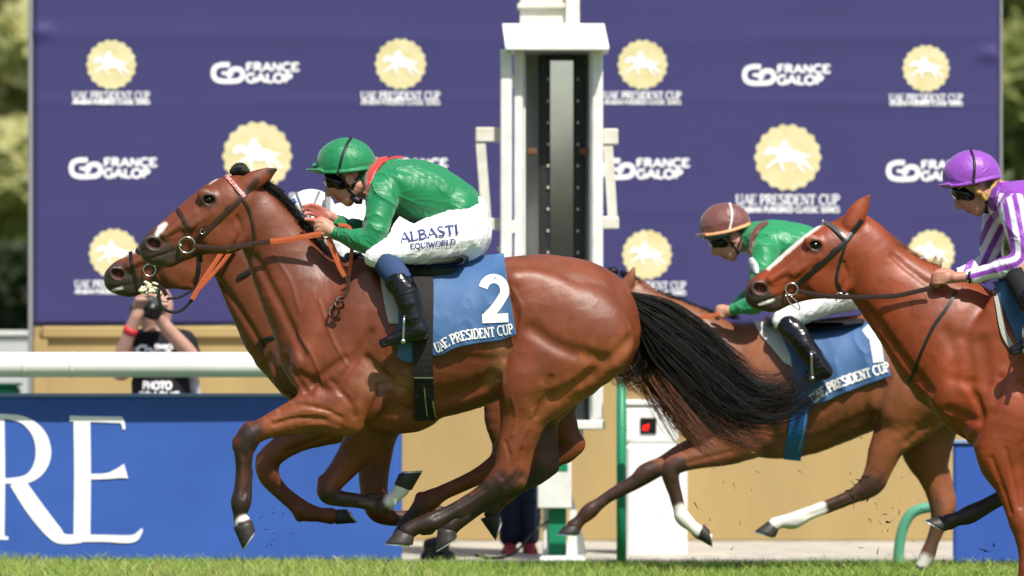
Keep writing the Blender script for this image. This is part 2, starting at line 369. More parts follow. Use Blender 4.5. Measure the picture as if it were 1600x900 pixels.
# ------------------------------------------------------------------ lettering: a small stroke alphabet (thick 1, thin 0)
def arc(cx, cy, rx, ry, a0, a1, n=9): return [(cx+rx*math.cos(R(a)), cy+ry*math.sin(R(a))) for a in np.linspace(a0, a1, n)]
GL = {
 'A': (.8, [(0, [(.02, 0), (.4, 1)]), (1, [(.4, 1), (.78, 0)]), (0, [(.16, .34), (.64, .34)])], [(.02, 0), (.78, 0)]),
 'B': (.68, [(1, [(.12, 0), (.12, 1)]), (.7, [(.12, .97)]+arc(.32, .76, .24, .21, 90, -90)+[(.12, .55)]), (.8, [(.12, .53)]+arc(.34, .28, .28, .25, 90, -90)+[(.12, .03)])], [(.1, 0), (.1, 1)]),
 'C': (.78, [(.7, arc(.46, .5, .4, .47, 48, 312, 15))], []),
 'D': (.8, [(1, [(.12, 0), (.12, 1)]), (.8, [(.12, .97)]+arc(.3, .5, .42, .47, 90, -90, 11)+[(.12, .03)])], [(.1, 0), (.1, 1)]),
 'E': (.66, [(1, [(.12, 0), (.12, 1)]), (.2, [(.12, .96), (.6, .96)]), (.2, [(.12, .52), (.5, .52)]), (.2, [(.12, .04), (.63, .04)]), (.3, [(.6, .98), (.61, .8)]), (.3, [(.62, .02), (.64, .22)])], [(.1, 0), (.1, 1)]),
 'F': (.62, [(1, [(.12, 0), (.12, 1)]), (.2, [(.12, .96), (.6, .96)]), (.2, [(.12, .5), (.5, .5)])], [(.1, 0)]),
 'G': (.8, [(.7, arc(.46, .5, .4, .47, 48, 340, 15)), (.8, [(.84, .34), (.84, .42), (.52, .42)])], []),
 'H': (.82, [(1, [(.12, 0), (.12, 1)]), (1, [(.7, 0), (.7, 1)]), (.2, [(.12, .52), (.7, .52)])], [(.12, 0), (.12, 1), (.7, 0), (.7, 1)]),
 'I': (.3, [(1, [(.15, 0), (.15, 1)])], [(.15, 0), (.15, 1)]),
 'L': (.6, [(1, [(.12, 0), (.12, 1)]), (.2, [(.12, .04), (.56, .04)]), (.3, [(.55, .02), (.58, .22)])], [(.1, 0), (.1, 1)]),
 'N': (.84, [(0, [(.12, 0), (.12, 1)]), (1, [(.12, 1), (.72, 0)]), (0, [(.72, 0), (.72, 1)])], [(.12, 0), (.72, 1)]),
 'O': (.86, [(.8, arc(.43, .5, .38, .47, 90, 450, 21))], []),
 'P': (.64, [(1, [(.12, 0), (.12, 1)]), (.8, [(.12, .97)]+arc(.32, .73, .27, .24, 90, -90)+[(.12, .49)])], [(.12, 0), (.1, 1)]),
 'Q': (.86, [(.8, arc(.43, .5, .38, .47, 90, 450, 21)), (.6, [(.45, .1), (.62, -.1), (.85, -.2)])], []),
 'R': (.74, [(1, [(.12, 0), (.12, 1)]), (.8, [(.12, .97)]+arc(.32, .74, .26, .23, 90, -90)+[(.12, .51)]), (.9, [(.34, .5), (.72, 0)])], [(.12, 0), (.1, 1)]),
 'S': (.6, [(.8, arc(.3, .75, .22, .22, 30, 200, 8)+[(.2, .58), (.4, .46)]+arc(.3, .26, .24, .23, 20, -150, 9))], []),
 'T': (.7, [(1, [(.35, 0), (.35, 1)]), (.2, [(.02, .96), (.68, .96)]), (.3, [(.03, .98), (.03, .78)]), (.3, [(.67, .98), (.67, .78)])], [(.35, 0)]),
 'U': (.8, [(1, [(.12, 1), (.12, .35)]), (.7, arc(.4, .33, .28, .3, 180, 360, 9)), (0, [(.68, .33), (.68, 1)])], [(.12, 1), (.68, 1)]),
 'W': (1.1, [(1, [(.04, 1), (.3, 0)]), (0, [(.3, 0), (.55, .95)]), (1, [(.55, .95), (.8, 0)]), (0, [(.8, 0), (1.06, 1)])], [(.04, 1), (1.06, 1)]),
 '1': (.5, [(1, [(.3, 0), (.3, 1)]), (.9, [(.3, .97), (.04, .8)])], []),
 '2': (.62, [(1, arc(.31, .69, .24, .26, 165, -25, 11)+[(.34, .32), (.1, .09)]), (.9, [(.03, .08), (.6, .08)])], [])}
def lettering(text, place, h, thick=.16, thin=.07, serif=True, width=None, gap=.06, depth=.0006, ystep=.00025, solid=.0015):
    """strokes of a text as ribbons; place(u,v) -> world point; u runs along the text, v up (both in units of h before place scales them)"""
    tot = sum((GL[c][0]+gap) if c != ' ' else .38 for c in text); k = (width/h/tot) if width else 1.0
    V = []; F = []; x = 0; layer = 0
    for c in text:
        if c == ' ': x += .38; continue
        wd, strokes, serifs = GL[c]
        st = [(thin+(thick-thin)*wg, spline(np.array(p), 3) if len(p) > 2 else np.linspace(p[0], p[1], 5)) for wg, p in strokes]
        if serif: st += [(thin, np.array([(sx-thick*.85/max(k, .5), sy+(thin/2 if sy < .5 else -thin/2)), (sx+thick*.85/max(k, .5), sy+(thin/2 if sy < .5 else -thin/2))])) for sx, sy in serifs]
        for wdt, P in st:
            P = np.asarray(P, float).copy(); P[:, 0] = (P[:, 0]+x)*k; T = np.gradient(P, axis=0); T /= np.linalg.norm(T, axis=1)[:, None]+1e-9; N = np.stack([-T[:, 1], T[:, 0]], 1)*wdt/2
            off = depth + ystep*(layer % 6); layer += 1; b = len(V)
            for p, n_ in zip(P, N):
                for q in (p+n_, p-n_): V.append(place(q[0]*h, q[1]*h, -off))
            for i in range(len(P)-1): F.append((b+2*i, b+2*i+1, b+2*i+3, b+2*i+2))
        x += wd+gap
    return V, F
# ------------------------------------------------------------------ the setting
def ground_mat():
    m = mat('turf', (.05, .10, .012), .9, .2, base2=(.09, .16, .02), vscale=3, bump=.6, bscale=40); return m
ob = MB(); ob.add([(-900, -300, 0), (900, -300, 0), (900, 1500, 0), (-900, 1500, 0)], [(0, 1, 2, 3)])
tag(ob.build('ground', ground_mat()), kind='structure')
M_conc = mat('concrete', (.44, .41, .35), .9, .2, vary=.25, vscale=4, bump=.4, bscale=50)
ob = MB(); ob.add([(-30, 5.62, .004), (30, 5.62, .004), (30, 13, .004), (-30, 13, .004)], [(0, 1, 2, 3)])
tag(ob.build('path', M_conc), kind='structure')
# grass blades
def grass():
    n1 = 80000; g = np.random.default_rng(5)
    x = g.uniform(-4.6, 4.6, n1); y = np.where(g.random(n1) < .14, g.uniform(-2.5, 2.2, n1), g.uniform(2.2, 5.62, n1))
    edge = np.where(x < -.55, 5.2, 4.72) + .22*(noise(np.stack([x, x*0, x*0], 1), 2.3)-.5) + .12*(noise(np.stack([x, x*0+3, x*0], 1), 7)-.5)
    k = y < edge; x, y = x[k], y[k]; n = len(x)
    cl = .55*noise(np.stack([x, y, y*0], 1), 1.7)+.75*noise(np.stack([x, y, y*0+9], 1), 6); h = (.02+.036*g.random(n)**1.5)*(.7+.7*cl); a = g.uniform(0, 6.28, n); ln = h*g.uniform(.1, .9, n); b = a+g.uniform(-1, 1, n); wd = g.uniform(.0012, .0026, n)
    dx, dy = np.cos(a)*wd, np.sin(a)*wd; lx, ly = np.cos(b)*ln, np.sin(b)*ln
    P = [(x-dx, y-dy, 0*h), (x+dx, y+dy, 0*h), (x+dx*.8+lx*.35, y+dy*.8+ly*.35, h*.6), (x-dx*.8+lx*.35, y-dy*.8+ly*.35, h*.6), (x+lx, y+ly, h), (x+lx*1.02, y+ly*1.02, h*.99)]
    V = np.stack([np.stack(p, 1) for p in P], 1).reshape(-1, 3); i = np.arange(n)[:, None]*6
    F = np.vstack([i+np.array([[0, 1, 2, 3]]), i+np.array([[3, 2, 5, 4]])])
    t = np.clip(g.random(n)*.7+.6*(noise(np.stack([x, y, y*0+4], 1), 2.4)-.3), 0, 1); dry = (g.random(n) < .06+.25*(noise(np.stack([x, y, y*0+7], 1), 1.2) > .62))[:, None]
    c = np.array([.16, .27, .04])*(1-t[:, None])+np.array([.36, .46, .09])*t[:, None]; c = np.where(dry, np.array([.42, .42, .16]), c)
    m = mat('grass_blade', (.1, .2, .03), .5, .35, attr=True); bs = m.node_tree.nodes['Principled BSDF']
    bs.inputs['Transmission Weight'].default_value = 0
    o = obj('grass', V, F, m, col=np.repeat(c, 6, 0)); tag(o, kind='stuff'); tag(o, 'short green turf growing along the foot of the blue banner', 'grass')
grass()
def bits():
    g = np.random.default_rng(9); V = []; F = []
    spots = [(1375, 805, 45), (1120, 800, 90), (1250, 700, 120), (1420, 800, 60), (700, 835, 12), (1550, 870, 40), (1340, 760, 30), (420, 830, 40)]
    pl = Plane(1.6)
    for (px, py, sp) in spots:
        for _ in range(14):
            c = pl.p(px+g.normal()*sp*.6, min(py+g.normal()*sp*.5, 895), g.normal()*.15); a = g.normal(size=3); a /= np.linalg.norm(a); b_ = np.cross(a, g.normal(size=3)); b_ /= np.linalg.norm(b_)
            big = g.random() < .2; L, W = g.uniform(.006, .02)*(1+.4*big), g.uniform(.0012, .003)*(1+2*big); b = len(V); V += [c-a*L-b_*W, c-a*L+b_*W, c+a*L+b_*W*.4, c+a*L-b_*W*.4, c+b_*W*.2+np.cross(a, b_)*W]
            F += [(b, b+1, b+2, b+3), (b, b+4, b+1), (b+2, b+4, b+3)]
    o = obj('turf_clippings', V, F, mat('clipping', (.16, .22, .05), .8, .2, base2=(.09, .07, .035), vscale=40)); tag(o, 'bits of grass and soil thrown up in the air by the galloping horses', 'grass bits', kind='stuff')
bits()
# ---- white running rail
PR = Plane(5.10); zc = float(PR.z(570)); M_white = mat('white_paint', (.80, .80, .78), .35, .5, vary=.09, vscale=5, stretch=(.3, 1, 1), bump=.05, bscale=30)
rr = root('running_rail', (0, PR.y, 0), 'round white plastic running rail passing above the blue banner', 'rail')
mb = MB(); mb.tube([(x, PR.y, zc) for x in np.linspace(-9, 9, 10)], .066, 24); mb.build('rail_tube', M_white, rr, True)
for px in (38, 112, 980):
    mb = MB(); x = float(PR.x(px)); mb.tube([(x-.012, PR.y, zc), (x-.010, PR.y, zc), (x+.010, PR.y, zc), (x+.012, PR.y, zc)], [.066, .0675, .0675, .066], 24); mb.build('joint_collar', M_white, rr, True)
for px in (-70, 585, 1535):
    mb = MB(); x = float(PR.x(px)); mb.tube([(x, PR.y+.03, zc), (x, PR.y+.19, zc-.1), (x, PR.y+.21, .5), (x, PR.y+.21, 0)], .025, 10); mb.build('support_post', M_white, rr, True)
# ---- blue banners under the rail
M_ban = mat('blue_vinyl', (.038, .105, .40), .55, .3, vary=.10, vscale=2, bump=.15, bscale=9)
M_ltr = mat('white_print', (.86, .86, .86), .5, .3)
PB = Plane(5.22)
def banner(name, px0, px1, top, label, M):
    x0, x1, z1 = float(PB.x(px0)), float(PB.x(px1)), float(PB.z(top)); r = root(name, ((x0+x1)/2, PB.y, 0), label, 'banner')
    nx = 80; X = np.linspace(x0, x1, nx); Z = np.linspace(0, z1, 22); XX, ZZ = np.meshgrid(X, Z)
    Y = PB.y + .002*np.sin(XX*3+ZZ*2)
    V, F = grid_solid(np.stack([XX, Y, ZZ], -1), .006); obj('panel', V, F, M, r)
    mb = MB(); mb.box(x0, x1, PB.y-.012, PB.y+.03, z1-.012, z1+.008); mb.build('top_rail', mat('banner_top_edge', (.20, .28, .5), .5), r)
    return r, x0, x1
bn, bx0, bx1 = banner('sponsor_banner', -420, 628, 617, 'blue banner with large white serif letters RE under the running rail', M_ban)
def strokes(pl, segs, y, name, parent, m, ystep=.0004):
    V = []; F = []
    for li, (pts) in enumerate(segs):
        P = spline(np.array(pts, float), 6); T = np.gradient(P[:, :2], axis=0); T /= np.linalg.norm(T, axis=1)[:, None]+1e-9; N = np.stack([-T[:, 1], T[:, 0]], 1)*P[:, 2:3]/2; b = len(V)
        for p, n_ in zip(P, N):
            for q in (p[:2]+n_, p[:2]-n_): V.append((float(pl.x(q[0])), y-ystep*(li % 8), float(pl.z(q[1]))))
        for i in range(len(P)-1): F.append((b+2*i, b+2*i+1, b+2*i+3, b+2*i+2))
    return obj(name, V, F, m, parent, smooth=False)
strokes(PB, [[(128, 657, 26), (129, 740, 26), (128, 842, 26)], [(109, 654, 9), (150, 655, 9), (190, 656, 10)], [(188, 652, 6), (192, 661, 6), (194, 671, 4)],
             [(128, 745, 9), (165, 744, 9), (186, 739, 16), (197, 736, 24)], [(105, 841, 12), (160, 841, 11), (205, 842, 12), (218, 833, 7), (222, 826, 3)]], PB.y-.0035, 'letter_e', bn, M_ltr)
strokes(PB, [[(-6, 655, 26), (-5, 740, 26), (-6, 838, 26)], [(-25, 840, 7), (-6, 839, 8), (13, 841, 5)], [(-20, 651, 7), (10, 651, 8), (38, 657, 12), (60, 677, 20), (68, 705, 24), (62, 730, 21), (45, 747, 14), (20, 751, 9), (-6, 751, 8)],
             [(26, 752, 24), (55, 795, 27), (85, 832, 24), (100, 842, 16), (128, 843, 10)]], PB.y-.0035, 'letter_r', bn, M_ltr)
banner('blue_banner', 1489, 2100, 690, 'plain blue banner behind the chestnut horse at the right edge', mat('blue_vinyl_plain', (.035, .095, .40), .55, .3, vary=.06, vscale=2, bump=.1, bscale=9))
# ---- sponsor backdrop and the tan hoarding below it
PW = Plane(8.8); xl, xr = float(PW.x(52)), float(PW.x(1561)); zb = float(PW.z(508)); zt = 3.8
M_pur = mat('purple_vinyl', (.042, .039, .138), .6, .3, vary=.03, vscale=2, bump=.08, bscale=12)
M_tan = mat('tan_board', (.375, .27, .115), .7, .25, vary=.12, vscale=1.6, bump=.1, bscale=20, stretch=(1, 1, .3))
bd = root('sponsor_backdrop', (0, PW.y, 0), 'tall purple backdrop wall printed with gold horse medallions and white race lettering', 'backdrop')
nx, nz = 150, 80; XX, ZZ = np.meshgrid(np.linspace(xl, xr, nx), np.linspace(zb, zt, nz))
def wally(XX, ZZ):
    XX = np.asarray(XX, float); ZZ = np.asarray(ZZ, float)
    def fold(z0, amp, wd, s): return amp*np.exp(-((ZZ-z0-.02*np.sin(XX*1.3+s))/wd)**2)*(.4+.6*noise(np.stack([XX, XX*0+s, XX*0], -1), 1.1))
    YY = PW.y + .005*(noise(np.stack([XX, ZZ, ZZ*0], -1), 1.3)-.5) - fold(float(PW.z(158)), .006, .015, 1) - fold(float(PW.z(60)), .005, .05, 4) - fold(float(PW.z(330)), .003, .03, 8)
    for (px, py) in ((62, 50), (1548, 85)): YY = YY - .03*np.exp(-(((XX-float(PW.x(px)))/.06)**2+((ZZ-float(PW.z(py)))/.03)**2))
    return YY
YY = wally(XX, ZZ); V, F = grid_solid(np.stack([XX, YY, ZZ], -1), .03); obj('panel', V, F, M_pur, bd)
def onwall(o, lift=.0025):
    n = len(o.data.vertices); a = np.empty(n*3); o.data.vertices.foreach_get('co', a); a = a.reshape(-1, 3); b = wloc(o.parent); y = wally(a[:, 0]+b[0], a[:, 2]+b[2]); a[:, 1] = y-b[1]-lift+(a[:, 1]+b[1]-(PW.y-.024)); o.data.vertices.foreach_set('co', a.ravel()); o.data.update(); return o
mb = MB(); mb.box(xl-.03, xl-.002, PW.y-.01, PW.y+.09, 0, zt); mb.build('edge_post', mat('grey_metal', (.22, .22, .23), .6), bd)
mb = MB(); mb.box(xr+.002, xr+.02, PW.y-.01, PW.y+.09, 0, zt); mb.build('edge_post', bpy.data.materials['grey_metal'], bd)
M_gold = mat('gold_print', (.62, .545, .27), .6, .2, base2=(.70, .64, .40), vscale=9); M_bw = mat('backdrop_white', (.84, .84, .86), .55, .3)
def flatplace(pl, px, py, y): 
    x0, z0 = float(pl.x(px)), float(pl.z(py)); return lambda u, v, d: (x0+u, y+d, z0+v)
HORSE_ICON = [(-.86, .16), (-.78, .30), (-.60, .42), (-.46, .40), (-.36, .30), (-.30, .40), (-.22, .58), (-.10, .66), (0, .60), (-.04, .48), (.10, .42), (.16, .28), (.34, .26), (.50, .18), (.62, .14), (.86, .10), (.66, .02), (.58, -.04), (.70, -.20), (.90, -.38), (.84, -.43), (.60, -.26), (.46, -.14), (.44, -.26), (.60, -.48), (.54, -.52), (.34, -.28), (.28, -.12),
              (.06, -.14), (-.14, -.14), (-.20, -.26), (-.10, -.46), (-.17, -.48), (-.29, -.26), (-.33, -.12), (-.52, -.22), (-.76, -.40), (-.81, -.35), (-.56, -.12), (-.38, .0), (-.42, .12), (-.56, .16), (-.76, .08)]
def medallion(cx, cy, r, texts):
    y = PW.y-.024; P = []; n = 128
    for i in range(n): a = 2*math.pi*i/n; q = r*(1+.035*math.cos(18*a)); P.append((float(PW.x(cx+q*math.cos(a))), float(PW.z(cy-q*math.sin(a)))))
    V = [(float(PW.x(cx)), y, float(PW.z(cy)))]+[(a, y, b) for a, b in P]; F = [(0, 1+i, 1+(i+1) % n) for i in range(n)]
    o = onwall(obj('medallion', V, F, M_gold, bd, smooth=False))
    V = [(float(PW.x(cx+r*.86*a)), y-.001, float(PW.z(cy-r*.86*(b-.02)))) for a, b in HORSE_ICON]; onwall(obj('horse_emblem', V, [tuple(range(len(V)))], M_bw, o, smooth=False), .004)
    (t1y, h1, t2y, h2, wd) = texts
    V, F = lettering('UAE PRESIDENT CUP', flatplace(PW, cx-wd/2, t1y, y), h1/PW.s, .165, .085, True, wd/PW.s); onwall(obj('lettering', V, F, M_bw, bd, smooth=False))
    V, F = lettering('ARABIAN PUREBRED CLASSIC SERIES', flatplace(PW, cx-wd/2, t2y, y), h2/PW.s, .22, .17, False, wd/PW.s); onwall(obj('lettering', V, F, M_bw, bd, smooth=False))
for cx, cy, r in ((174, 101, 38), (626, 100, 39), (1004, 101, 38), (1447, 107, 36)):
    f = r/38; medallion(cx, cy, r, (cy+54*f, 12*f, cy+62*f, 7*f, 121*f))
for cx, cy, r in ((402, 244, 53), (1231, 246, 51)): medallion(cx, cy, r, (cy+74, 16, cy+86, 9, 162))
for cx, cy, r in ((178, 396, 38), (620, 397, 38), (1011, 398, 38), (1455, 396, 36)): medallion(cx, cy, r, (cy+54, 12, cy+63, 7, 122))
def raceclub(px, py, k=1.0):
    """rounded looped mark at left, two lines of bold capitals at right; px,py = centre of the mark"""
    y = PW.y-.024; s_ = lambda L: [(px+a*k, py+b*k, c*k) for a, b, c in L]
    onwall(strokes(PW, [s_([(3, -13, 8), (-10, -13, 8), (-20, -9, 8), (-23, 0, 8), (-20, 9, 8), (-10, 13, 8), (8, 13, 8), (19, 11, 8), (24, 3, 8), (20, -5, 8), (10, -6, 8), (2, -1, 7), (8, 3, 6)]), s_([(-10, 0, 5), (-2, 1, 5), (4, 8, 5)])], y, 'club_mark', bd, M_bw, .0006))
    V, F = lettering('FRANCE', flatplace(PW, px+29*k, py-3*k, y), 13*k/PW.s, .32, .26, False, 85*k/PW.s); onwall(obj('lettering', V, F, M_bw, bd, smooth=False))
    V, F = lettering('GALOP', flatplace(PW, px+29*k, py+15*k, y), 14*k/PW.s, .32, .26, False, 74*k/PW.s); onwall(obj('lettering', V, F, M_bw, bd, smooth=False))
for px, py in ((356, 114), (1186, 117), (134, 263), (588, 264), (966, 264), (1411, 267)): raceclub(px, py, .98)
ho = root('tan_hoarding', (0, PW.y, 0), 'low tan board wall standing below the purple backdrop', 'hoarding')
z0 = .016
mb = MB(); mb.box(xl+.002, xr-.002, PW.y+.006, PW.y+.05, z0, zb-.004); mb.build('board', M_tan, ho)
mb = MB(); mb.box(xl+.05, xr, PW.y-.03, PW.y+.004, zb-.075, zb-.006, .012); mb.build('top_lip', M_tan, ho)
mb = MB(); mb.box(xl+.001, xl+.085, PW.y-.022, PW.y+.004, z0, zb-.08); mb.build('end_strip', M_tan, ho)
for px in (628,): mb = MB(); x = float(PW.x(px)); mb.box(x, x+.02, PW.y-.006, PW.y+.004, z0, zb-.08, .002); mb.build('seam_strip', M_tan, ho)
mb = MB(); mb.box(xl, xr, PW.y-.06, PW.y+.05, 0, .013, .003); tag(mb.build('concrete_kerb', M_conc, loc=(0, PW.y, 0)), 'pale concrete kerb at the foot of the tan wall', 'kerb')
# ------------------------------------------------------------------ winning-post mirror cabinet and the things by the wall
PT = Plane(5.75); T = lambda px, py: (float(PT.x(px)), float(PT.z(py))); 
M_tw = mat('weathered_white', (.74, .74, .72), .5, .4, vary=.12, vscale=9, bump=.1, bscale=30); M_cream = mat('rusted_cream', (.62, .58, .47), .6, .3, base2=(.72, .70, .64), vscale=12, bump=.2, bscale=40)
M_dark = mat('dark_rubber', (.02, .019, .02), .5, .4, vary=.2, vscale=20); M_grey = mat('cabinet_grey', (.72, .72, .70), .6, .3, vary=.1, vscale=6)
tw = root('mirror_cabinet', (T(864, 0)[0], PT.y, 0), 'tall white winning post cabinet with a hooded roof and a narrow mirror inside', 'winning post')
def tbox(name, a, b, c, d, y0, y1, m, parent=tw, bev=.006):
    mb = MB(); mb.box(T(a, 0)[0], T(c, 0)[0], PT.y+y0, PT.y+y1, T(0, d)[1], T(0, b)[1], bev); return mb.build(name, m, parent)
tbox('mast_top', 812, -40, 906, 38, .10, .36, M_cream); tbox('mast_band', 808, 4, 884, 12, .07, .39, M_cream); tbox('mast_rib', 884, -40, 900, 37, .06, .098, M_tw)
mb = MB(); x0, z1 = T(783, 37); x1, _ = T(950, 37); xa, za = T(790, 76); xb, _ = T(951, 76); x0b, x1b = T(785, 0)[0], T(944, 0)[0]     # hood: a sloped front sheet over the cabinet
V = [(xa, PT.y-.20, za), (xb, PT.y-.20, za), (x1b, PT.y-.02, z1), (x0b, PT.y-.02, z1), (xa, PT.y-.20, za-.012), (xb, PT.y-.20, za-.012), (x1b, PT.y+.44, z1), (x0b, PT.y+.44, z1), (xb, PT.y+.44, za-.012), (xa, PT.y+.44, za-.012)]
mb.add(V, [(0, 1, 2, 3), (4, 5, 1, 0), (3, 2, 6, 7), (7, 6, 8, 9), (9, 8, 5, 4), (1, 5, 8, 6, 2), (0, 3, 7, 9, 4)]); mb.build('roof_hood', M_tw, tw)
tbox('side_jamb', 803, 78, 817, 640, -.04, .02, M_tw); tbox('side_jamb', 925, 78, 942, 655, -.04, .02, M_tw)
tbox('inner_side', 817.5, 80, 821, 660, .0, .38, M_grey); tbox('inner_side', 921, 80, 924.5, 655, .0, .38, M_grey); tbox('back_panel', 812, 80, 930, 660, .385, .41, M_grey)
dr = tbox('cabinet_door', 782, 78, 800, 640, -.10, -.06, M_tw)
for py in (118, 345): tbox('hinge', 798, py, 806, py+20, -.062, -.035, M_cream, dr, .003)
fr = root('mirror_frame', (0, 0, 0), None, None); fr.parent = tw; fr.location = (0, 0, 0)
bpy.data.objects.remove(fr)
f1 = tbox('mirror_frame', 842, 82, 858, 650, .20, .30, M_dark); tbox('frame_side', 898.5, 82, 915, 650, .20, .30, M_dark, f1); tbox('frame_top', 858.4, 82, 898, 90, .20, .30, M_dark, f1)
g = np.random.default_rng(2)
for px in (855, 902): 
    for py in range(120, 560, 34): tbox('bolt', px, py, px+3, py+4, .185, .202, M_cream, f1, .002)
M_mir = mat('old_mirror', (.76, .88, 1.0), .06, .6, metal=1, vary=.08, vscale=5); tbox('mirror', 858.4, 90.5, 898, 650, .24, .27, M_mir)
for px in (824, 906): tbox('bracket', px, 231, px+15, 241, .12, .19, mat('rust', (.16, .075, .04), .8, .2, vary=.3, vscale=30))
tbox('sill', 862, 657, 946, 671, -.05, .40, M_tw); tbox('lower_pane', 884, 598, 924, 656, .06, .09, mat('dark_glass', (.03, .035, .04), .15, .6)); tbox('under_box', 884, 671.5, 912, 705, .02, .3, M_tw)
for sx, L in ((1, [(743, 199, 783, 222), (743, 341, 783, 360)]), (2, [(942, 201, 966, 226), (942, 338, 967, 358)])):
    for (a, b, c, d) in L: tbox('side_bracket', a, b, c, d, -.02, .05, M_cream)
def strut(p0, p1, w, m, name, parent=tw, y0=-.01, y1=.04):
    a, b = np.array(T(*p0)), np.array(T(*p1)); d = (b-a)/np.linalg.norm(b-a); n = np.array([-d[1], d[0]])*w/2/PT.s; mb = MB(); mb.prism([tuple(a+n), tuple(a-n), tuple(b-n), tuple(b+n)], PT.y+y0, PT.y+y1); return mb.build(name, m, parent)
strut((751, 222.5), (760, 340.5), 15, M_cream, 'side_strut'); strut((950, 226.5), (957, 337.5), 15, M_cream, 'side_strut')
strut((779, 385), (783, 392), 8, M_cream, 'latch')
# pedestal beneath
M_grn = mat('green_paint', (.008, .22, .105), .45, .4, vary=.1, vscale=6)
ps = root('pedestal_box', (T(862, 0)[0], PT.y, 0), 'small white box on a green and white pedestal under the mirror cabinet', 'pedestal')
tbox('post', 848, 795, 856, 884, .08, .2, M_tw, ps); tbox('green_post', 856.5, 795, 885, 884, .06, .2, M_grn, ps); tbox('box', 840, 722, 893, 794.5, .0, .24, M_tw, ps); tbox('green_label', 869, 724, 887, 736, -.004, .002, M_grn, ps, .001); tbox('foot', 842, 868, 915, 884, -.1, .3, M_tw, ps, .015)
P = [(893, 770), (905, 812), (918, 868), (886, 868)]
mb = MB(); mb.prism([T(*p) for p in P], PT.y+.24, PT.y+.27); mb.build('brace', M_grey, ps)
# green post
mb = MB(); x = T(970, 0)[0]; mb.tube([(x, PT.y-.2, 0), (x, PT.y-.2, .4), (x, PT.y-.2, T(0, 560)[1])], .026, 14); tag(mb.build('green_post', M_grn, None, True, loc=(x, PT.y-.2, 0)), 'thin green post standing between the mirror cabinet and the white display box', 'post')
# white display unit
wb = root('display_unit', (T(1030, 0)[0], PT.y, 0), 'white ticket machine shaped box with a small black panel showing a red digit', 'display box')
M_wp = mat('white_plastic', (.80, .80, .79), .4, .5, vary=.03, vscale=3)
tbox('base', 981, 698, 1080, 880, -.06, .34, M_wp, wb, .02); tbox('head', 978, 637, 1066, 696.5, -.02, .3, M_wp, wb, .02); tbox('cap', 976, 628, 1068, 636.5, -.03, .31, M_wp, wb, .008)
dp = tbox('display', 1005, 656, 1031, 682, -.03, -.018, mat('black_panel', (.01, .01, .01), .3), wb, .004)
M_red = mat('red_led', (.5, .01, .01), .4, emit=(.9, .01, .01))
for (a, b, c, d) in ((1010, 668, 1019, 670), (1010, 674, 1018, 676), (1009, 670, 1011.5, 676), (1016.5, 666, 1019, 672)): tbox('lit_digit', a, b, c, d, -.034, -.0305, M_red, dp, .001)
wb.location.y += .9
# green hoop
mb = MB(); P = spline(np.array([T(1395, 884), T(1397, 850), T(1404, 818), T(1418, 797), T(1442, 789), T(1475, 787), T(1520, 787)]), 5); mb.tube([(a, PT.y-.5, max(b, 0)) for a, b in P], .028, 14)
tag(mb.build('green_hoop', mat('pale_green_paint', (.09, .32, .21), .4, .5, vary=.1, vscale=8), None, True, loc=(T(1395, 0)[0], PT.y-.5, 0)), 'bent pale green tube rail curving up from the grass near the plain blue banner', 'hoop')
# equipment bag on the grass and cable
mb = MB(); pl = Plane(5.75)
v = Vol(pl, 640, 730, 820, 900, -.2, .2, .006); v.chain([(668, 872, 12), (700, 872, 12)], k=.01).chain([(672, 852, 11), (690, 850, 13)], k=.02).chain([(690, 846, 8, 1, -.06), (692, 842, 9, 1, -.14)], k=.01)
V, F = v.mesh(); tag(obj('remote_camera', V, F, mat('black_plastic', (.012, .012, .013), .45, .4), loc=pl.p(685, 885)), 'black remote camera sitting low on the grass by the hoarding', 'camera')
mb = MB(); P = spline(np.array([(742, 868, 0), (770, 872, .02), (800, 866, -.03), (825, 842, 0), (845, 822, .03), (862, 812, .1)]), 6); mb.tube([pl.p(a, min(b, 878), c) for a, b, c in P], .008, 8)
tag(mb.build('black_cable', mat('cable_black', (.012, .012, .012), .5), None, True, loc=pl.p(800, 878)), 'black cable lying loose beside the red shoes', 'cable')
# ---- far left: white service fence and green bin behind the backdrop
pf = Plane(14.0); mb = MB(); fx = root('white_panel_fence', (float(pf.x(20)), pf.y, 0), 'grey white panel fence far behind at the left edge of the backdrop', 'fence')
mb.box(float(pf.x(-700)), float(pf.x(62)), pf.y, pf.y+.05, 0, float(pf.z(524))); mb.build('panel', mat('dull_white', (.42, .44, .44), .7, vary=.1, vscale=2), fx)
mb = MB(); mb.box(float(pf.x(-700)), float(pf.x(62)), pf.y-.03, pf.y+.07, float(pf.z(523.5)), float(pf.z(517))); mb.build('top_bar', M_tw, fx)
mb = MB(); q = Plane(9.5); mb.box(float(q.x(-25)), float(q.x(27)), q.y, q.y+.3, 0, float(q.z(604)), .02); gb = root('green_crate', (float(q.x(0)), q.y, 0), 'green crate standing behind the blue banner under the rail', 'crate'); mb.build('crate_body', M_grn, gb)
mb = MB(); mb.box(float(q.x(-27)), float(q.x(29)), q.y-.02, q.y+.32, float(q.z(603.5)), float(q.z(599)), .01); mb.build('lid', M_grn, gb)
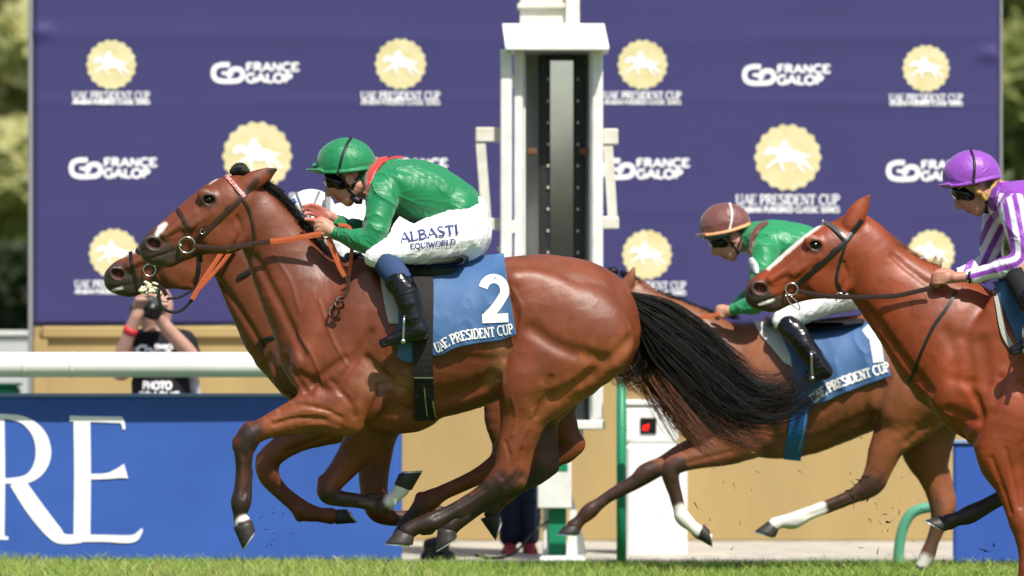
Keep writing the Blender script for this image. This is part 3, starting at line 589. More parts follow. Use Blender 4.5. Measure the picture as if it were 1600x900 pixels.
# ---- trees behind
def tree(px, y, h, cw, seed, label, light, dens=5200, trunk=True, base_z=.15, ls=1):
    g = np.random.default_rng(seed); pl = Plane(y); x = float(pl.x(px)); r = root('leafy_tree', (x, y, 0), label, 'tree', 'trees behind the backdrop')
    mb = MB(); mb.tube(np.array([(x+.1*math.sin(i*.9+seed), y+.08*math.cos(i*1.3), h*.62*i/7) for i in range(8)]), np.linspace(.2, .07, 8), 10)
    lim = []
    for i in range(9):
        a = g.uniform(0, 6.28); z0 = h*g.uniform(.2, .55); L = cw*g.uniform(.4, .8); P = [(x, y, z0), (x+L*.5*math.cos(a), y+L*.5*math.sin(a), z0+L*.35), (x+L*math.cos(a), y+L*math.sin(a), z0+L*.9)]; mb.tube(P, [.07, .045, .02], 6); lim.append(P[-1])
    mb.build('trunk', M_bark, r, True)
    C = [(x+g.normal()*cw*.5, y+g.normal()*cw*.45, base_z+(h-base_z)*g.random()**.9) for _ in range(60)]+lim
    C = np.array(C); rad = g.uniform(.3, .7, len(C))*cw*.42; n = dens; k = g.integers(0, len(C), n); d = g.normal(size=(n, 3)); d /= np.linalg.norm(d, axis=1)[:, None]; c = C[k]+d*(rad[k]*g.random(n)**.35)[:, None]; c[:, 2] = np.maximum(c[:, 2], .05)
    s = ls*g.uniform(.06, .15, n)[:, None]; nr = g.normal(size=(n, 3))*.75+np.array([.25, -.75, .75]); a = np.cross(nr, g.normal(size=(n, 3))); a /= np.linalg.norm(a, axis=1)[:, None]; b = np.cross(a, nr); b /= np.linalg.norm(b, axis=1)[:, None]
    V = np.stack([c-a*s, c+b*s*.55, c+a*s, c-b*s*.55], 1).reshape(-1, 3); F = np.arange(n*4).reshape(-1, 4)
    t = (g.random(len(C))[k]*.6+g.random(n)*.4)[:, None]; col = np.array(light[0])*(1-t)+np.array(light[1])*t
    obj('crown', V, F, M_leaf, r, col=np.repeat(col, 4, 0), smooth=False)
M_bark = mat('bark', (.09, .065, .045), .9, .2, vary=.3, vscale=12, bump=.6, bscale=25)
M_leaf = mat('leaf', (.06, .1, .03), .5, .3, attr=True)
n_ = M_leaf.node_tree; bs = n_.nodes['Principled BSDF']; tr = n_.nodes.new('ShaderNodeBsdfTranslucent'); ms = n_.nodes.new('ShaderNodeMixShader'); ms.inputs[0].default_value = .45
at_ = [q for q in n_.nodes if q.type == 'ATTRIBUTE'][0]; n_.links.new(at_.outputs['Color'], tr.inputs[0]); n_.links.new(bs.outputs[0], ms.inputs[1]); n_.links.new(tr.outputs[0], ms.inputs[2]); n_.links.new(ms.outputs[0], n_.nodes['Material Output'].inputs[0])
LT = ((.40, .41, .14), (.70, .68, .36)); MD = ((.10, .15, .035), (.30, .36, .10)); DK = ((.015, .03, .012), (.05, .07, .025))
tree(-45, 48, 8.5, 2.6, 1, 'bright yellow green tree rising at the left edge of the backdrop', LT, 30000, base_z=2.2, ls=1.7)
tree(110, 43, 7.5, 2.4, 11, 'pale yellow tree half behind the left end of the backdrop', LT, 24000, base_z=2.0, ls=1.6)
tree(1490, 41, 7.5, 2.4, 13, 'lighter green tree half behind the right end of the backdrop', ((.2, .24, .07), (.45, .47, .18)), 24000, base_z=.8, ls=1.6)
tree(5, 38, 1.9, 1.3, 2, 'dark low evergreen under the bright tree at the left edge', DK, 9000, ls=1.3)
tree(1665, 46, 8.5, 2.6, 3, 'mid green tree showing past the right edge of the backdrop', MD, 30000, base_z=0.9, ls=1.7)
tree(1700, 23, 2.2, 1.4, 4, 'dark green bushy tree low beyond the right edge of the backdrop', ((.04, .07, .02), (.1, .14, .04)), 7000)
def wood():
    g = np.random.default_rng(77); n = 26000; x = g.uniform(-34, 34, n); top = 8.5+3*(noise(np.stack([x, x*0, x*0], 1), .35)-.5)*2; z = .1+top*g.random(n); y = 62+1.6*g.normal(size=n); c = np.stack([x, y, z], 1)
    s = g.uniform(.2, .42, n)[:, None]; nr = g.normal(size=(n, 3))*.75+np.array([.25, -.75, .75]); a = np.cross(nr, g.normal(size=(n, 3))); a /= np.linalg.norm(a, axis=1)[:, None]; b = np.cross(a, nr); b /= np.linalg.norm(b, axis=1)[:, None]
    V = np.stack([c-a*s, c+b*s*.6, c+a*s, c-b*s*.6], 1).reshape(-1, 3); t = np.clip(noise(c, .8)*1.1+.3*(g.random(n)-.5), 0, 1)[:, None]; col = np.array((.16, .20, .06))*(1-t)+np.array((.50, .52, .20))*t
    o = obj('distant_wood', V, np.arange(n*4).reshape(-1, 4), M_leaf, col=np.repeat(col, 4, 0), smooth=False, loc=(0, 62, 0)); tag(o, 'far line of green woodland behind everything', 'woodland', kind='stuff')
wood()
def opposite():  # unseen leafy bank, added behind the camera to tint the mirror's lower reflection tan
    g = np.random.default_rng(78); n = 9000; x = g.uniform(-40, 40, n); z = 6.0*g.random(n)*(.8+.4*noise(np.stack([x, x*0, x*0], 1), .25)); y = -118+1.5*g.normal(size=n); c = np.stack([x, y, z], 1)
    s = g.uniform(.4, .8, n)[:, None]; a = g.normal(size=(n, 3)); a /= np.linalg.norm(a, axis=1)[:, None]; b = np.cross(a, g.normal(size=(n, 3))); b /= np.linalg.norm(b, axis=1)[:, None]
    V = np.stack([c-a*s, c+b*s*.6, c+a*s, c-b*s*.6], 1).reshape(-1, 3); t = g.random(n)[:, None]; col = np.array((.16, .15, .09))*(1-t)+np.array((.42, .38, .26))*t
    o = obj('reflection_bank', V, np.arange(n*4).reshape(-1, 4), M_leaf, col=np.repeat(col, 4, 0), smooth=False, loc=(0, -118, 0)); tag(o, 'unseen tan and olive leafy bank added behind the camera for the mirror to reflect', 'planting', kind='stuff')
opposite()
# ------------------------------------------------------------------ horses
M_coat = mat('horse_coat', (.2, .08, .03), .47, .5, attr=True, vary=.26, vscale=7, bump=.30, bscale=70, bdetail=6, dist=.003, stretch=(1, 1, .5), crease=.06, cscale=7)
M_hoof = mat('hoof_horn', (.035, .030, .028), .5, .4, vary=.3, vscale=40, bump=.2, bscale=80); M_shoe = mat('shoe_metal', (.62, .62, .62), .35, metal=.9)
M_eye = mat('dark_eye', (.005, .003, .003), .07, .35); M_hairk = mat('black_hair', (.006, .005, .0045), .55, .28, vary=.4, vscale=30)
M_hairb = mat('brown_hair', (.10, .035, .015), .45, .5, vary=.4, vscale=30); M_hairc = mat('chestnut_hair', (.20, .06, .022), .5, .4, vary=.3, vscale=30)
M_lea = mat('brown_leather', (.045, .018, .011), .4, .5, vary=.2, vscale=30, bump=.1, bscale=200); M_blk = mat('black_leather', (.012, .011, .011), .38, .5, vary=.2, vscale=30)
M_org = mat('orange_rubber', (.46, .10, .035), .55, .3, vary=.12, vscale=60, bump=.2, bscale=300); M_stl = mat('steel', (.70, .70, .69), .2, metal=1)
M_clo = mat('race_cloth', (.052, .125, .275), .6, .3, vary=.06, vscale=10, bump=.25, bscale=14, dist=.01); M_pad = mat('pale_pad', (.48, .46, .42), .9, .1, bump=.9, bscale=180)
M_print = mat('white_cloth_print', (.82, .82, .82), .6, .2)
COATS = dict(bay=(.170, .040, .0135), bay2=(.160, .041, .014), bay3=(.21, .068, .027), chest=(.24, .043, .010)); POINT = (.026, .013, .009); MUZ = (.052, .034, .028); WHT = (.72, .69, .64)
def hoof(parent, pl, cf, cb, toe, heel, dy, shoe=True):
    """hoof lofted between the coronet (front, back) and the sole (toe, heel), photo px"""
    P = [np.array(q, float) for q in (cf, cb, toe, heel)]; n = 20; V = []; F = []; rings = 8; TT = [0, .06, .25, .5, .75, .92, .985, 1.0]; SH = [.94, 1, 1, 1, 1, 1, .985, .93]
    for i in range(rings):
        t = TT[i]; f = P[0]*(1-t)+P[2]*t; b = P[1]*(1-t)+P[3]*t; c = (f+b)/2; a = (f-b)/2*SH[i]; bul = (1+.05*math.sin(math.pi*t))*SH[i]
        L = np.linalg.norm(a); lat = (.86*(1-t)+.80*t)*max(L, 11*pl.s/345)*bul
        for k in range(n):
            th = 2*math.pi*k/n; cx = math.cos(th); cx = cx*(1-.10*t*(abs(cx) > .9)) if cx > 0 else cx*(.92 if abs(cx) < .98 else .8); q = c+a*cx; V.append(pl.p(q[0], q[1], dy+math.sin(th)*lat/pl.s))
    for i in range(rings-1):
        for k in range(n): F.append((i*n+k, i*n+(k+1) % n, (i+1)*n+(k+1) % n, (i+1)*n+k))
    c0 = np.mean(V[:n], 0); c1 = np.mean(V[-n:], 0); nn = (c1-c0)/np.linalg.norm(c1-c0); b = len(V); V.append(c0); V.append(c1-nn*.006)
    for k in range(n): F.append((b, (k+1) % n, k)); F.append((b+1, (rings-1)*n+k, (rings-1)*n+(k+1) % n))
    o = obj('hoof', V, F, M_hoof, parent)
    if shoe:
        S = np.array(V[(rings-1)*n:rings*n]); W = []; G = []; ks = [k for k in range(n+1)]
        idx = [(k % n) for k in range(-8, 9)]
        for k in idx:
            s_ = S[k]; W += [s_+(s_-c1)*.05, s_+(s_-c1)*.05+nn*.009, c1+(s_-c1)*.72+nn*.009, c1+(s_-c1)*.72]
        for i in range(len(idx)-1):
            for j in range(4): G.append((i*4+j, (i+1)*4+j, (i+1)*4+(j+1) % 4, i*4+(j+1) % 4))
        G += [(0, 1, 2, 3), tuple(len(W)-4+j for j in (3, 2, 1, 0))]; obj('horseshoe', W, G, M_shoe, o, smooth=False)
    return o
def ring(name, parent, c, r, th, m, ax=(0, 1, 0), n=24):
    ax = np.array(ax, float); ax /= np.linalg.norm(ax); a = np.cross(ax, [.3, .1, .95]); a /= np.linalg.norm(a); b = np.cross(ax, a); mb = MB()
    P = [c+r*(math.cos(t)*a+math.sin(t)*b) for t in np.linspace(0, 2*math.pi, n+1)]; mb.tube(P, th, 8, cap=False); return mb.build(name, m, parent, True)
def ball(name, c, r, m, parent, sc=(1, 1, 1), n=16):
    V = []; F = []
    for i in range(n//2+1):
        for k in range(n): a = math.pi*i/(n//2); t = 2*math.pi*k/n; V.append((c[0]+r*sc[0]*math.sin(a)*math.cos(t), c[1]+r*sc[1]*math.sin(a)*math.sin(t), c[2]+r*sc[2]*math.cos(a)))
    for i in range(n//2):
        for k in range(n): F.append((i*n+k, (i+1)*n+k, (i+1)*n+(k+1) % n, i*n+(k+1) % n))
    return obj(name, V, F, m, parent)
def head(v, k, T, eyepx, nostril, ear=True, earpts=None, k2=1.0, mouth=None):
    """skull details shared by the horses; T maps the leading horse's head pixels to this one"""
    for (pts, kk) in (([(372, 316, 43, .78), (350, 322, 43, .80), (325, 338, 41, .66), (300, 357, 39, .56), (272, 374, 32.5, .58), (252, 384, 29, .68), (244, 388, 25, .74)], .02), ([(236, 387, 17, 1.0), (234, 396, 14, 1.1)], .015),
                      ([(242, 399, 14.5, 1.0), (262, 405, 13.5, .95), (285, 394, 14, .85), (315, 380, 19, .7), (345, 366, 30, .6)], .015)):
        v.chain([T(p) for p in pts], k=kk)
    v.ell(*T((352, 353))[:2], .052, 44*k, .034, 44*k, 0, .02, sym=True)                # cheek
    v.ell(*T((327, 309))[:2], .078, 19*k, .022, 13*k, 30, .02, sym=True)               # brow
    v.chain([T(p)[:4]+[.068] for p in ((332, 332, 7, 1), (312, 345, 6, 1), (292, 357, 4, 1))], k=.035, sym=True)   # facial crest
    v.chain([T(p)[:4]+[.052] for p in ((306, 333, 7, 1), (280, 352, 7, 1), (258, 367, 7, 1))], k=.02, sym=True)   # nasal bone edge
    y = v.surf(np.array([T(eyepx)[0]]), np.array([T(eyepx)[1]]))[0]-v.pl.y
    ex, ey = T(eyepx)[:2]; v.ell(ex, ey, -abs(y)+.004, 10.5*k, .016, 7.5*k, 25, .010, sub=True); v.ell(ex, ey, abs(y)-.004, 10.5*k, .016, 7.5*k, 25, .010, sub=True)
    L = [T((eyepx[0]+a, eyepx[1]+b, 2.0, 1)) for a, b in ((-11, 4), (-8, -3), (-1, -7), (7, -6), (12, 1))]
    v.chain([q[:4]+[-abs(y)+.004+.012*abs(i-2)/2] for i, q in enumerate(L)], k=.010, sym=True)
    nx, ny = T(nostril)[:2]; yn = abs(v.surf(np.array([nx]), np.array([ny]))[0]-v.pl.y)
    v.ell(nx-1*k, ny, yn-.008, 15*k, .018, 12*k, 20, .012, sym=True); v.ell(nx+1*k, ny+1*k, yn+.004, 11*k, .034, 8*k, 20, .006, sub=True, sym=True)
    mp = mouth or [(233, 405), (250, 400), (268, 394), (284, 388)]
    ys = [abs(v.surf(np.array([T(p)[0]]), np.array([T(p)[1]]))[0]-v.pl.y) for p in mp]
    v.chain([T((p[0], p[1], 1.8, 1))[:4]+[yy] for p, yy in zip(mp, ys)], k=.008, sub=True, sym=True)
    v.vein([T(p)[:2] for p in ((318, 352), (300, 372), (292, 386))], 1.1*k2, .008); v.vein([T(p)[:2] for p in ((312, 345), (290, 366), (270, 372), (258, 375))], 1.1*k2, .008)
    v.vein([T(p)[:2] for p in ((372, 340), (378, 362), (368, 385))], 2.5*k2, .014, 0, True)          # behind the jaw
    return abs(y)
def ears(v, T, pts, yo, hollow=False):
    P = [T(p)[:4]+[yo+.004*i] for i, p in enumerate(pts)]; v.chain(P, k=.012, sym=True)
    if not hollow: return
    Q = [T((p[0]-1, p[1]-1, p[2]*.55, .7))[:4]+[yo+.004*i+.016] for i, p in enumerate(pts[1:-1])]; v.chain(Q, k=.006, sub=True, sym=True)
def ident(p): return list(p) if len(p) > 3 else list(p)+[1]
def affine(src0, src1, dst0, dst1):
    """similarity taking the leading horse's head px to another head"""
    s0, s1, d0, d1 = [complex(*q) for q in (src0, src1, dst0, dst1)]; m = (d1-d0)/(s1-s0); k = abs(m)
    def T(p):
        c = d0+(complex(p[0], p[1])-s0)*m; r = [c.real, c.imag]
        if len(p) > 2: r.append(p[2]*k)
        if len(p) > 3: r += list(p[3:])
        else: r += [1]*(4-len(r)) if len(r) == 3 else []
        return r
    return T, k
def cloth(pl, v, rows, nu, nv, name, parent, m, lift=.008, blur=24, wr=.010, seed=0, th=.003, far=True):
    """cloth lying on the flank: rows = list of photo polylines from top to bottom, draped over v"""
    R_ = [spline(np.array(r, float), 8) for r in rows]; tt = np.linspace(0, 1, nu)
    Rr = np.stack([np.stack([np.interp(tt, np.linspace(0, 1, len(r)), r[:, a]) for a in (0, 1)], 1) for r in R_]); G = np.stack([np.stack([np.interp(np.linspace(0, 1, nv), np.linspace(0, 1, len(Rr)), Rr[:, j, a]) for a in (0, 1)], 1) for j in range(nu)], 1)
    px, py = G[..., 0], G[..., 1]; y = v.surf(px, py, blur=blur)-lift; X, Z = pl.x(px), pl.z(py)
    q = np.stack([X*1.0+Z*.6, Z*.55-X*.5, X*0+seed], -1); n1 = np.abs(noise(q, 6.5)-.5)*2; n2 = np.abs(noise(q+5, 13)-.5)*2
    y = y - wr*(1-n1)**2*.9 - wr*.4*(1-n2)**2
    P = np.stack([X, y, Z], -1); V, F = grid_solid(P, th); o = obj(name, V, F, m, parent)
    def place_y(a, b, _c={}):
        if 'g' not in _c: _c['g'] = np.stack([px.ravel(), py.ravel()], 1)
        a = np.atleast_1d(a); b = np.atleast_1d(b); out = []
        for u, w_ in zip(a.ravel(), b.ravel()): 
            d = (_c['g'][:, 0]-u)**2+(_c['g'][:, 1]-w_)**2; i = np.argpartition(d, 4)[:4]; wt = 1/(d[i]+.2); out.append((y.ravel()[i]*wt).sum()/wt.sum())
        return np.array(out).reshape(a.shape)
    return o, place_y
def along(pl, base, yfun, lift=.003):
    """text placer following a baseline of photo points"""
    B = spline(np.array(base, float), 12); L = np.concatenate([[0], np.cumsum(np.hypot(*np.diff(B, axis=0).T))]); T_ = np.gradient(B, axis=0); T_ /= np.linalg.norm(T_, axis=1)[:, None]
    def f(u, v_, d):
        s = u*pl.s; x = np.interp(s, L, B[:, 0]); y = np.interp(s, L, B[:, 1]); tx = np.interp(s, L, T_[:, 0]); ty = np.interp(s, L, T_[:, 1])
        if s > L[-1]: x += (s-L[-1])*T_[-1, 0]; y += (s-L[-1])*T_[-1, 1]
        qx, qy = x+ty*v_*pl.s, y-tx*v_*pl.s; return (float(pl.x(qx)), float(np.ravel(yfun(qx, qy))[0])-lift+d, float(pl.z(qy)))
    return f, L[-1]/pl.s
def textpart(text, pl, base, hpx, yfun, parent, m, name='lettering', serif=True, thick=.17, thin=.08, lift=.003, gap=.08):
    f, L = along(pl, base, yfun, lift); V, F = lettering(text, f, hpx/pl.s, thick, thin, serif, L, gap); return obj(name, V, F, m, parent, smooth=False)
def mesh_horse(name_root, v, base, marks, it=1, coat=M_coat, muscle=.0022):
    V, F = v.mesh(it); N = vnormals(V, F)
    W_ = V*np.array([.8, 1, 1.3])+.03*np.stack([noise(V+3, 9), noise(V+5, 9), noise(V+8, 9)], 1); rg = 1-np.abs(noise(W_, 9)-.5)*2; vn = (1-np.abs(noise(W_+2, 15)-.5)*2)**9
    d = muscle*(.9*(noise(V, 11)-.5)*2+.45*(noise(V, 26)-.5)*2+.7*(rg**2-.4)+.3*vn)
    V = V+N*d[:, None]
    return obj('body', V, F, coat, name_root, col=paint(V, v.pl, base, marks))

# ================================================= the leading horse (number 2)
pl = P0 = Plane(0.0)
h0 = root('horse', (float(pl.x(640)), 0, 0), 'leading bay racehorse with white number 2 on its blue cloth', 'horse')
v = V0 = Vol(pl, 205, 1025, 245, 880, -.40, .40, .0062)
v.chain([(528, 540, 93, .62), (580, 531, 128, .58), (640, 529, 129, .70), (700, 526, 121, .76), (750, 517, 112, .80), (800, 507, 105, .84), (850, 503, 105, .86), (900, 507, 100, .90), (921, 521, 80, .98)], k=.04)
v.chain([(392, 326, 40, .62), (404, 345, 47, .60), (420, 365, 49, .56), (437, 392, 53, .54), (456, 428, 61, .54), (481, 464, 72, .58), (512, 500, 86, .62), (545, 520, 100, .60)], k=.05)
hy = head(v, 1.0, ident, (327, 312), (240, 380))
ears(v, ident, [(381, 293, 14, .8), (394, 285, 15, .65), (409, 277, 13, .5), (422, 269, 7, .5), (432, 263.5, 1.5, 1)], .052)
# near and far limbs
v.chain([(560, 600, 56, .55, -.14), (535, 634, 46, .6, -.15), (495, 642, 35, .68, -.15), (443, 658, 22.5, .8, -.15), (412, 670, 17.5, .9, -.15), (392, 680, 18.5, .95, -.15), (384, 698, 16, 1, -.15), (382, 735, 12, .85, -.15), (379, 765, 12, .85, -.15), (378, 783, 15, .9, -.15), (377, 803, 10.5, .95, -.15), (382, 818, 14, .95, -.15)], k=.02)
v.chain([(378, 691, 9, 1, -.15), (390, 667, 9, 1, -.15)], k=.015); v.chain([(392, 735, 5, 1, -.15), (391, 755, 5, 1, -.15), (389, 780, 7, 1, -.15), (385, 797, 5, 1, -.15)], k=.006); v.chain([(373, 688, 8, .9, -.155), (372, 698, 7, .9, -.155)], k=.008); v.chain([(400, 690, 7, 1, -.15), (397, 700, 5, 1, -.15)], k=.008)
v.chain([(590, 650, 46, .8, .12), (560, 700, 29, .8, .14), (535, 733, 21, .85, .15), (516, 756, 18, .95, .15), (513, 772, 17, 1, .15), (530, 780, 12.5, .85, .15), (560, 784, 11.5, .85, .15), (585, 789, 12, .85, .15), (600, 790, 14.5, .9, .15), (614, 779, 10, .95, .15), (627, 765, 12.5, .95, .15)], k=.02)
v.chain([(890, 540, 84, .62, -.10), (850, 585, 66, .58, -.13), (823, 632, 42, .62, -.15), (813, 668, 31.5, .7, -.15), (803, 702, 26, .72, -.15), (795, 735, 24, .68, -.15), (770, 757, 16, .8, -.15), (745, 775, 12, .85, -.15), (700, 802, 12, .85, -.15), (672, 815, 15, .9, -.15), (652, 821, 12, .95, -.15), (638, 829, 13, .95, -.15)], k=.025)
v.chain([(812, 752, 11, .9, -.15), (800, 756, 11, .9, -.15), (770, 772, 7, .9, -.15), (720, 803, 6, .9, -.15)], k=.015); v.chain([(838, 640, 22, .5, -.15), (826, 690, 12, .6, -.15), (818, 740, 9, .8, -.15)], k=.02)
v.chain([(880, 540, 84, .6, .10), (850, 600, 60, .6, .13), (838, 655, 31, .7, .15), (840, 700, 23, .75, .15), (842, 732, 22, .7, .15), (805, 758, 14, .8, .15), (750, 791, 12, .85, .15), (720, 812, 12.5, .85, .15), (704, 823, 14, .9, .15), (697, 830, 13, .95, .15)], k=.025)
v.chain([(862, 733, 10, .9, .15), (845, 744, 10, .9, .15), (800, 772, 7, .9, .15)], k=.015); v.chain([(855, 645, 16, .6, .15), (862, 700, 10, .8, .15), (866, 728, 8, .9, .15)], k=.02)
v.chain([(504, 752, 9, 1, .145), (503, 768, 9, 1, .145)], k=.008); v.chain([(575, 776, 5, 1, .15), (597, 779, 6, 1, .15)], k=.006); v.chain([(672, 826, 8, .9, -.15), (662, 829, 6, .9, -.15)], k=.008); v.chain([(706, 832, 7, .9, .15), (700, 838, 5, .9, .15)], k=.008); v.chain([(775, 744, 9, 1, -.16), (790, 760, 8, 1, -.16)], k=.01)
# muscles and hollows of the near side
v.ell(505, 560, -.13, 48, .070, 62, 25, .05, sym=True); v.ell(560, 590, -.17, 34, .055, 62, -28, .03, sym=True); v.ell(548, 500, -.18, 26, .03, 84, 22, .05, sym=True)
v.ell(552, 655, -.165, 18, .035, 22, 0, .02); v.ell(618, 648, 0, 62, .13, 29, 4, .05)
v.ell(918, 520, -.20, 76, .085, 62, 35, .05, sym=True); v.ell(862, 560, -.225, 66, .055, 56, -30, .04, sym=True); v.ell(818, 600, -.20, 34, .06, 44, 10, .05, sym=True); v.ell(806, 440, -.19, 20, .06, 16, 20, .05, sym=True); v.ell(930, 580, -.17, 52, .05, 24, -32, .03, sym=True)
v.ell(840, 470, -.2, 70, .05, 44, 20, .05, sym=True)
v.ell(780, 555, -.315, 26, .05, 60, 10, .07, sub=True)                                              # flank hollow
v.vein([(985, 530), (950, 565), (905, 598), (865, 622)], 5, .045, -.8, True); v.vein([(830, 515), (880, 545), (940, 562)], 4, .05, -1.0, True)
v.vein([(400, 405), (425, 450), (450, 500), (475, 555)], 5, .03, -.5, True); v.vein([(470, 585), (520, 610), (545, 580), (580, 520)], 4, .03, -.5, True); v.vein([(575, 560), (600, 590), (585, 640), (572, 668)], 5, .025, -.3, True)
v.vein([(540, 560), (500, 590), (485, 612)], 3.5, .025, -.4, True); v.vein([(590, 575), (620, 600), (650, 610)], 3, .03, -.4, True); v.vein([(690, 618), (730, 612), (770, 592)], 4, .05, -1, True)
for pts in ([(440, 640), (470, 632), (510, 640), (535, 652)], [(430, 662), (470, 652), (510, 655)]): v.vein(pts, 2.6, .018, -.2, True)
for pts, r in (([(600, 585), (625, 598), (650, 604)], 1.5), ([(610, 620), (640, 632), (655, 640)], 1.5), ([(800, 620), (806, 650), (800, 680)], 1.5), ([(690, 610), (720, 606), (750, 596)], 1.4), ([(520, 600), (545, 615), (555, 640)], 1.3), ([(800, 450), (815, 480), (812, 505), (800, 530)], 1.6), ([(430, 655), (460, 648), (500, 645)], 1.2)): v.vein(pts, r, .009)
for pts in ([(790, 690), (797, 720), (785, 745)], [(815, 700), (812, 730), (800, 750)]): v.vein(pts, 2.2, .012, -.2, True)
v.vein([(384, 710), (385, 745), (383, 775)], 1.8, .012, -.2, True); v.vein([(760, 762), (720, 787), (680, 808)], 1.8, .012, -.2, True)
for pts, r in (([(690, 629), (735, 616), (782, 594)], 2.0), ([(700, 604), (725, 600), (748, 588), (760, 576)], 1.7), ([(500, 470), (522, 530), (545, 572)], 1.7), ([(468, 520), (492, 560), (508, 602)], 1.6), ([(600, 560), (622, 580), (650, 585)], 1.7), ([(830, 640), (826, 665), (812, 690), (806, 715)], 1.8), ([(845, 600), (838, 630), (830, 650)], 1.6), ([(470, 664), (505, 662), (530, 668)], 1.6), ([(455, 645), (485, 640), (520, 646)], 1.5), ([(430, 400), (455, 440), (470, 490)], 1.6)): v.vein(pts, r, .010, .55)
for pts, r in (([(860, 590), (850, 625), (840, 650)], 3), ([(448, 560), (465, 590), (480, 612)], 3), ([(588, 592), (600, 586), (612, 590)], 2.5), ([(592, 602), (606, 598), (618, 604)], 2.2), ([(798, 470), (806, 500), (800, 530)], 2.6), ([(792, 500), (797, 530), (790, 560)], 2.6), ([(520, 596), (548, 628), (556, 650)], 2.6), ([(640, 640), (680, 630), (720, 616)], 2.5)): v.vein(pts, r, .022, -.5, True)
for i in range(6): v.vein([(690+i*16, 560+i*1), (684+i*16, 600-i*2), (690+i*14, 632-i*5)], 3, .05, -1.3, True)
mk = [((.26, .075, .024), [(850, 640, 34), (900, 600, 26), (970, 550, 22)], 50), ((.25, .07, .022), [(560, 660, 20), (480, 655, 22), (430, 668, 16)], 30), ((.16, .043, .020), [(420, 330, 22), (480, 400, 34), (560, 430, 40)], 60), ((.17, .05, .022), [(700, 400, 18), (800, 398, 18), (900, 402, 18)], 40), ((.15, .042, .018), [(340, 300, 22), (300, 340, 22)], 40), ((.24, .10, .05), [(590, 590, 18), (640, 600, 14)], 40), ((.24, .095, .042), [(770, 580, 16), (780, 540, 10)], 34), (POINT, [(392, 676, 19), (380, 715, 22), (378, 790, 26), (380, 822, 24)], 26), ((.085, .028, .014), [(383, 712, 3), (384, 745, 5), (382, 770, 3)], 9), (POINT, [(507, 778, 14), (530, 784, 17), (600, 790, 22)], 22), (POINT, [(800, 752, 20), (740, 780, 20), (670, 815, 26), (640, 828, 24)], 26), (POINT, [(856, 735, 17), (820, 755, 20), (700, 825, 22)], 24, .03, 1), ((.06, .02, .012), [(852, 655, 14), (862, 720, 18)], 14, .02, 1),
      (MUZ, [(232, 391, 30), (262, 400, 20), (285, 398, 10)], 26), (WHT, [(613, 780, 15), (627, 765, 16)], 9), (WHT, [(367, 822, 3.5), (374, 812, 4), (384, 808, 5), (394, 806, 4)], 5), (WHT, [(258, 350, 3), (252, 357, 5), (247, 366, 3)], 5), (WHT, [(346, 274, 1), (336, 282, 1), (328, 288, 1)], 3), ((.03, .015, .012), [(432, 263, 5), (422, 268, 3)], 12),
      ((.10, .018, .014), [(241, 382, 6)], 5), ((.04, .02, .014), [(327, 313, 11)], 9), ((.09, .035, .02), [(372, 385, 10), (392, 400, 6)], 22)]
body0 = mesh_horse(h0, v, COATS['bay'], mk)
for dy in (-1, 1): ball('eye', pl.p(327, 313, dy*(hy-.020)), .0195, M_eye, h0, (1.15, .8, .9))
hoof(h0, pl, (366, 822), (398, 812), (380, 858), (402, 826), -.15); hoof(h0, pl, (642, 768), (613, 757), (661, 739), (620, 741), .15)
hoof(h0, pl, (622, 826), (650, 836), (600, 847), (649, 850), -.15); hoof(h0, pl, (683, 826), (714, 830), (679, 863), (716, 840), .15)
# mane: short, black, plaited; bun of forelock
crest = [(405, 284), (425, 298), (445, 318), (468, 347), (490, 375), (512, 398), (535, 412), (556, 404)]
def mane(pl, crest, n, L, name, parent, m, out=(.75, -.66), fall=.6, r0=.0014, seed=1, y0=0, wid=.02):
    g = np.random.default_rng(seed); C = spline(np.array(crest, float), 10); S = []
    for _ in range(n):
        u = g.random()*(len(C)-1.001); i = int(u); p = C[i]*(1-u+i)+C[i+1]*(u-i); t = C[min(i+1, len(C)-1)]-C[i]; t /= np.linalg.norm(t)+1e-9; nrm = np.array([t[1], -t[0]]); nrm = nrm if nrm[1] < 0 else -nrm
        l = L*(.4+.8*g.random()); a = g.normal()*.5; d = nrm*math.cos(a)+t*math.sin(a)+t*.5; y = g.normal()*wid; s = np.linspace(0, 1, 7)[:, None]
        Q = p+g.normal(size=2)*2+d*l*s+np.array([.3, 1.0])*l*fall*s*s+np.sin(s*5+g.random()*6)*1.5; S.append(np.stack([pl.x(Q[:, 0]), pl.y+y0+y*(1+s[:, 0])+.03*s[:, 0]**2*g.random(), pl.z(Q[:, 1])], 1))
    return hair(name, m, parent, S, r0, .0005)
mane(pl, crest, 3200, 13, 'mane', h0, M_hairk, wid=.016)
bn_ = Vol(pl, 355, 395, 245, 285, -.06, .06, .003); bn_.ell(374, 263, 0, 12, .03, 9, -10, .01).ell(380, 268, 0, 11, .03, 8, 10, .01).ell(367, 268, 0, 8, .025, 7, 0, .01); Vb, Fb = bn_.mesh(0); Vb += vnormals(Vb, Fb)*(.003*np.sin(Vb[:, :1]*900)); obj('forelock_bun', Vb, Fb, M_hairk, h0)
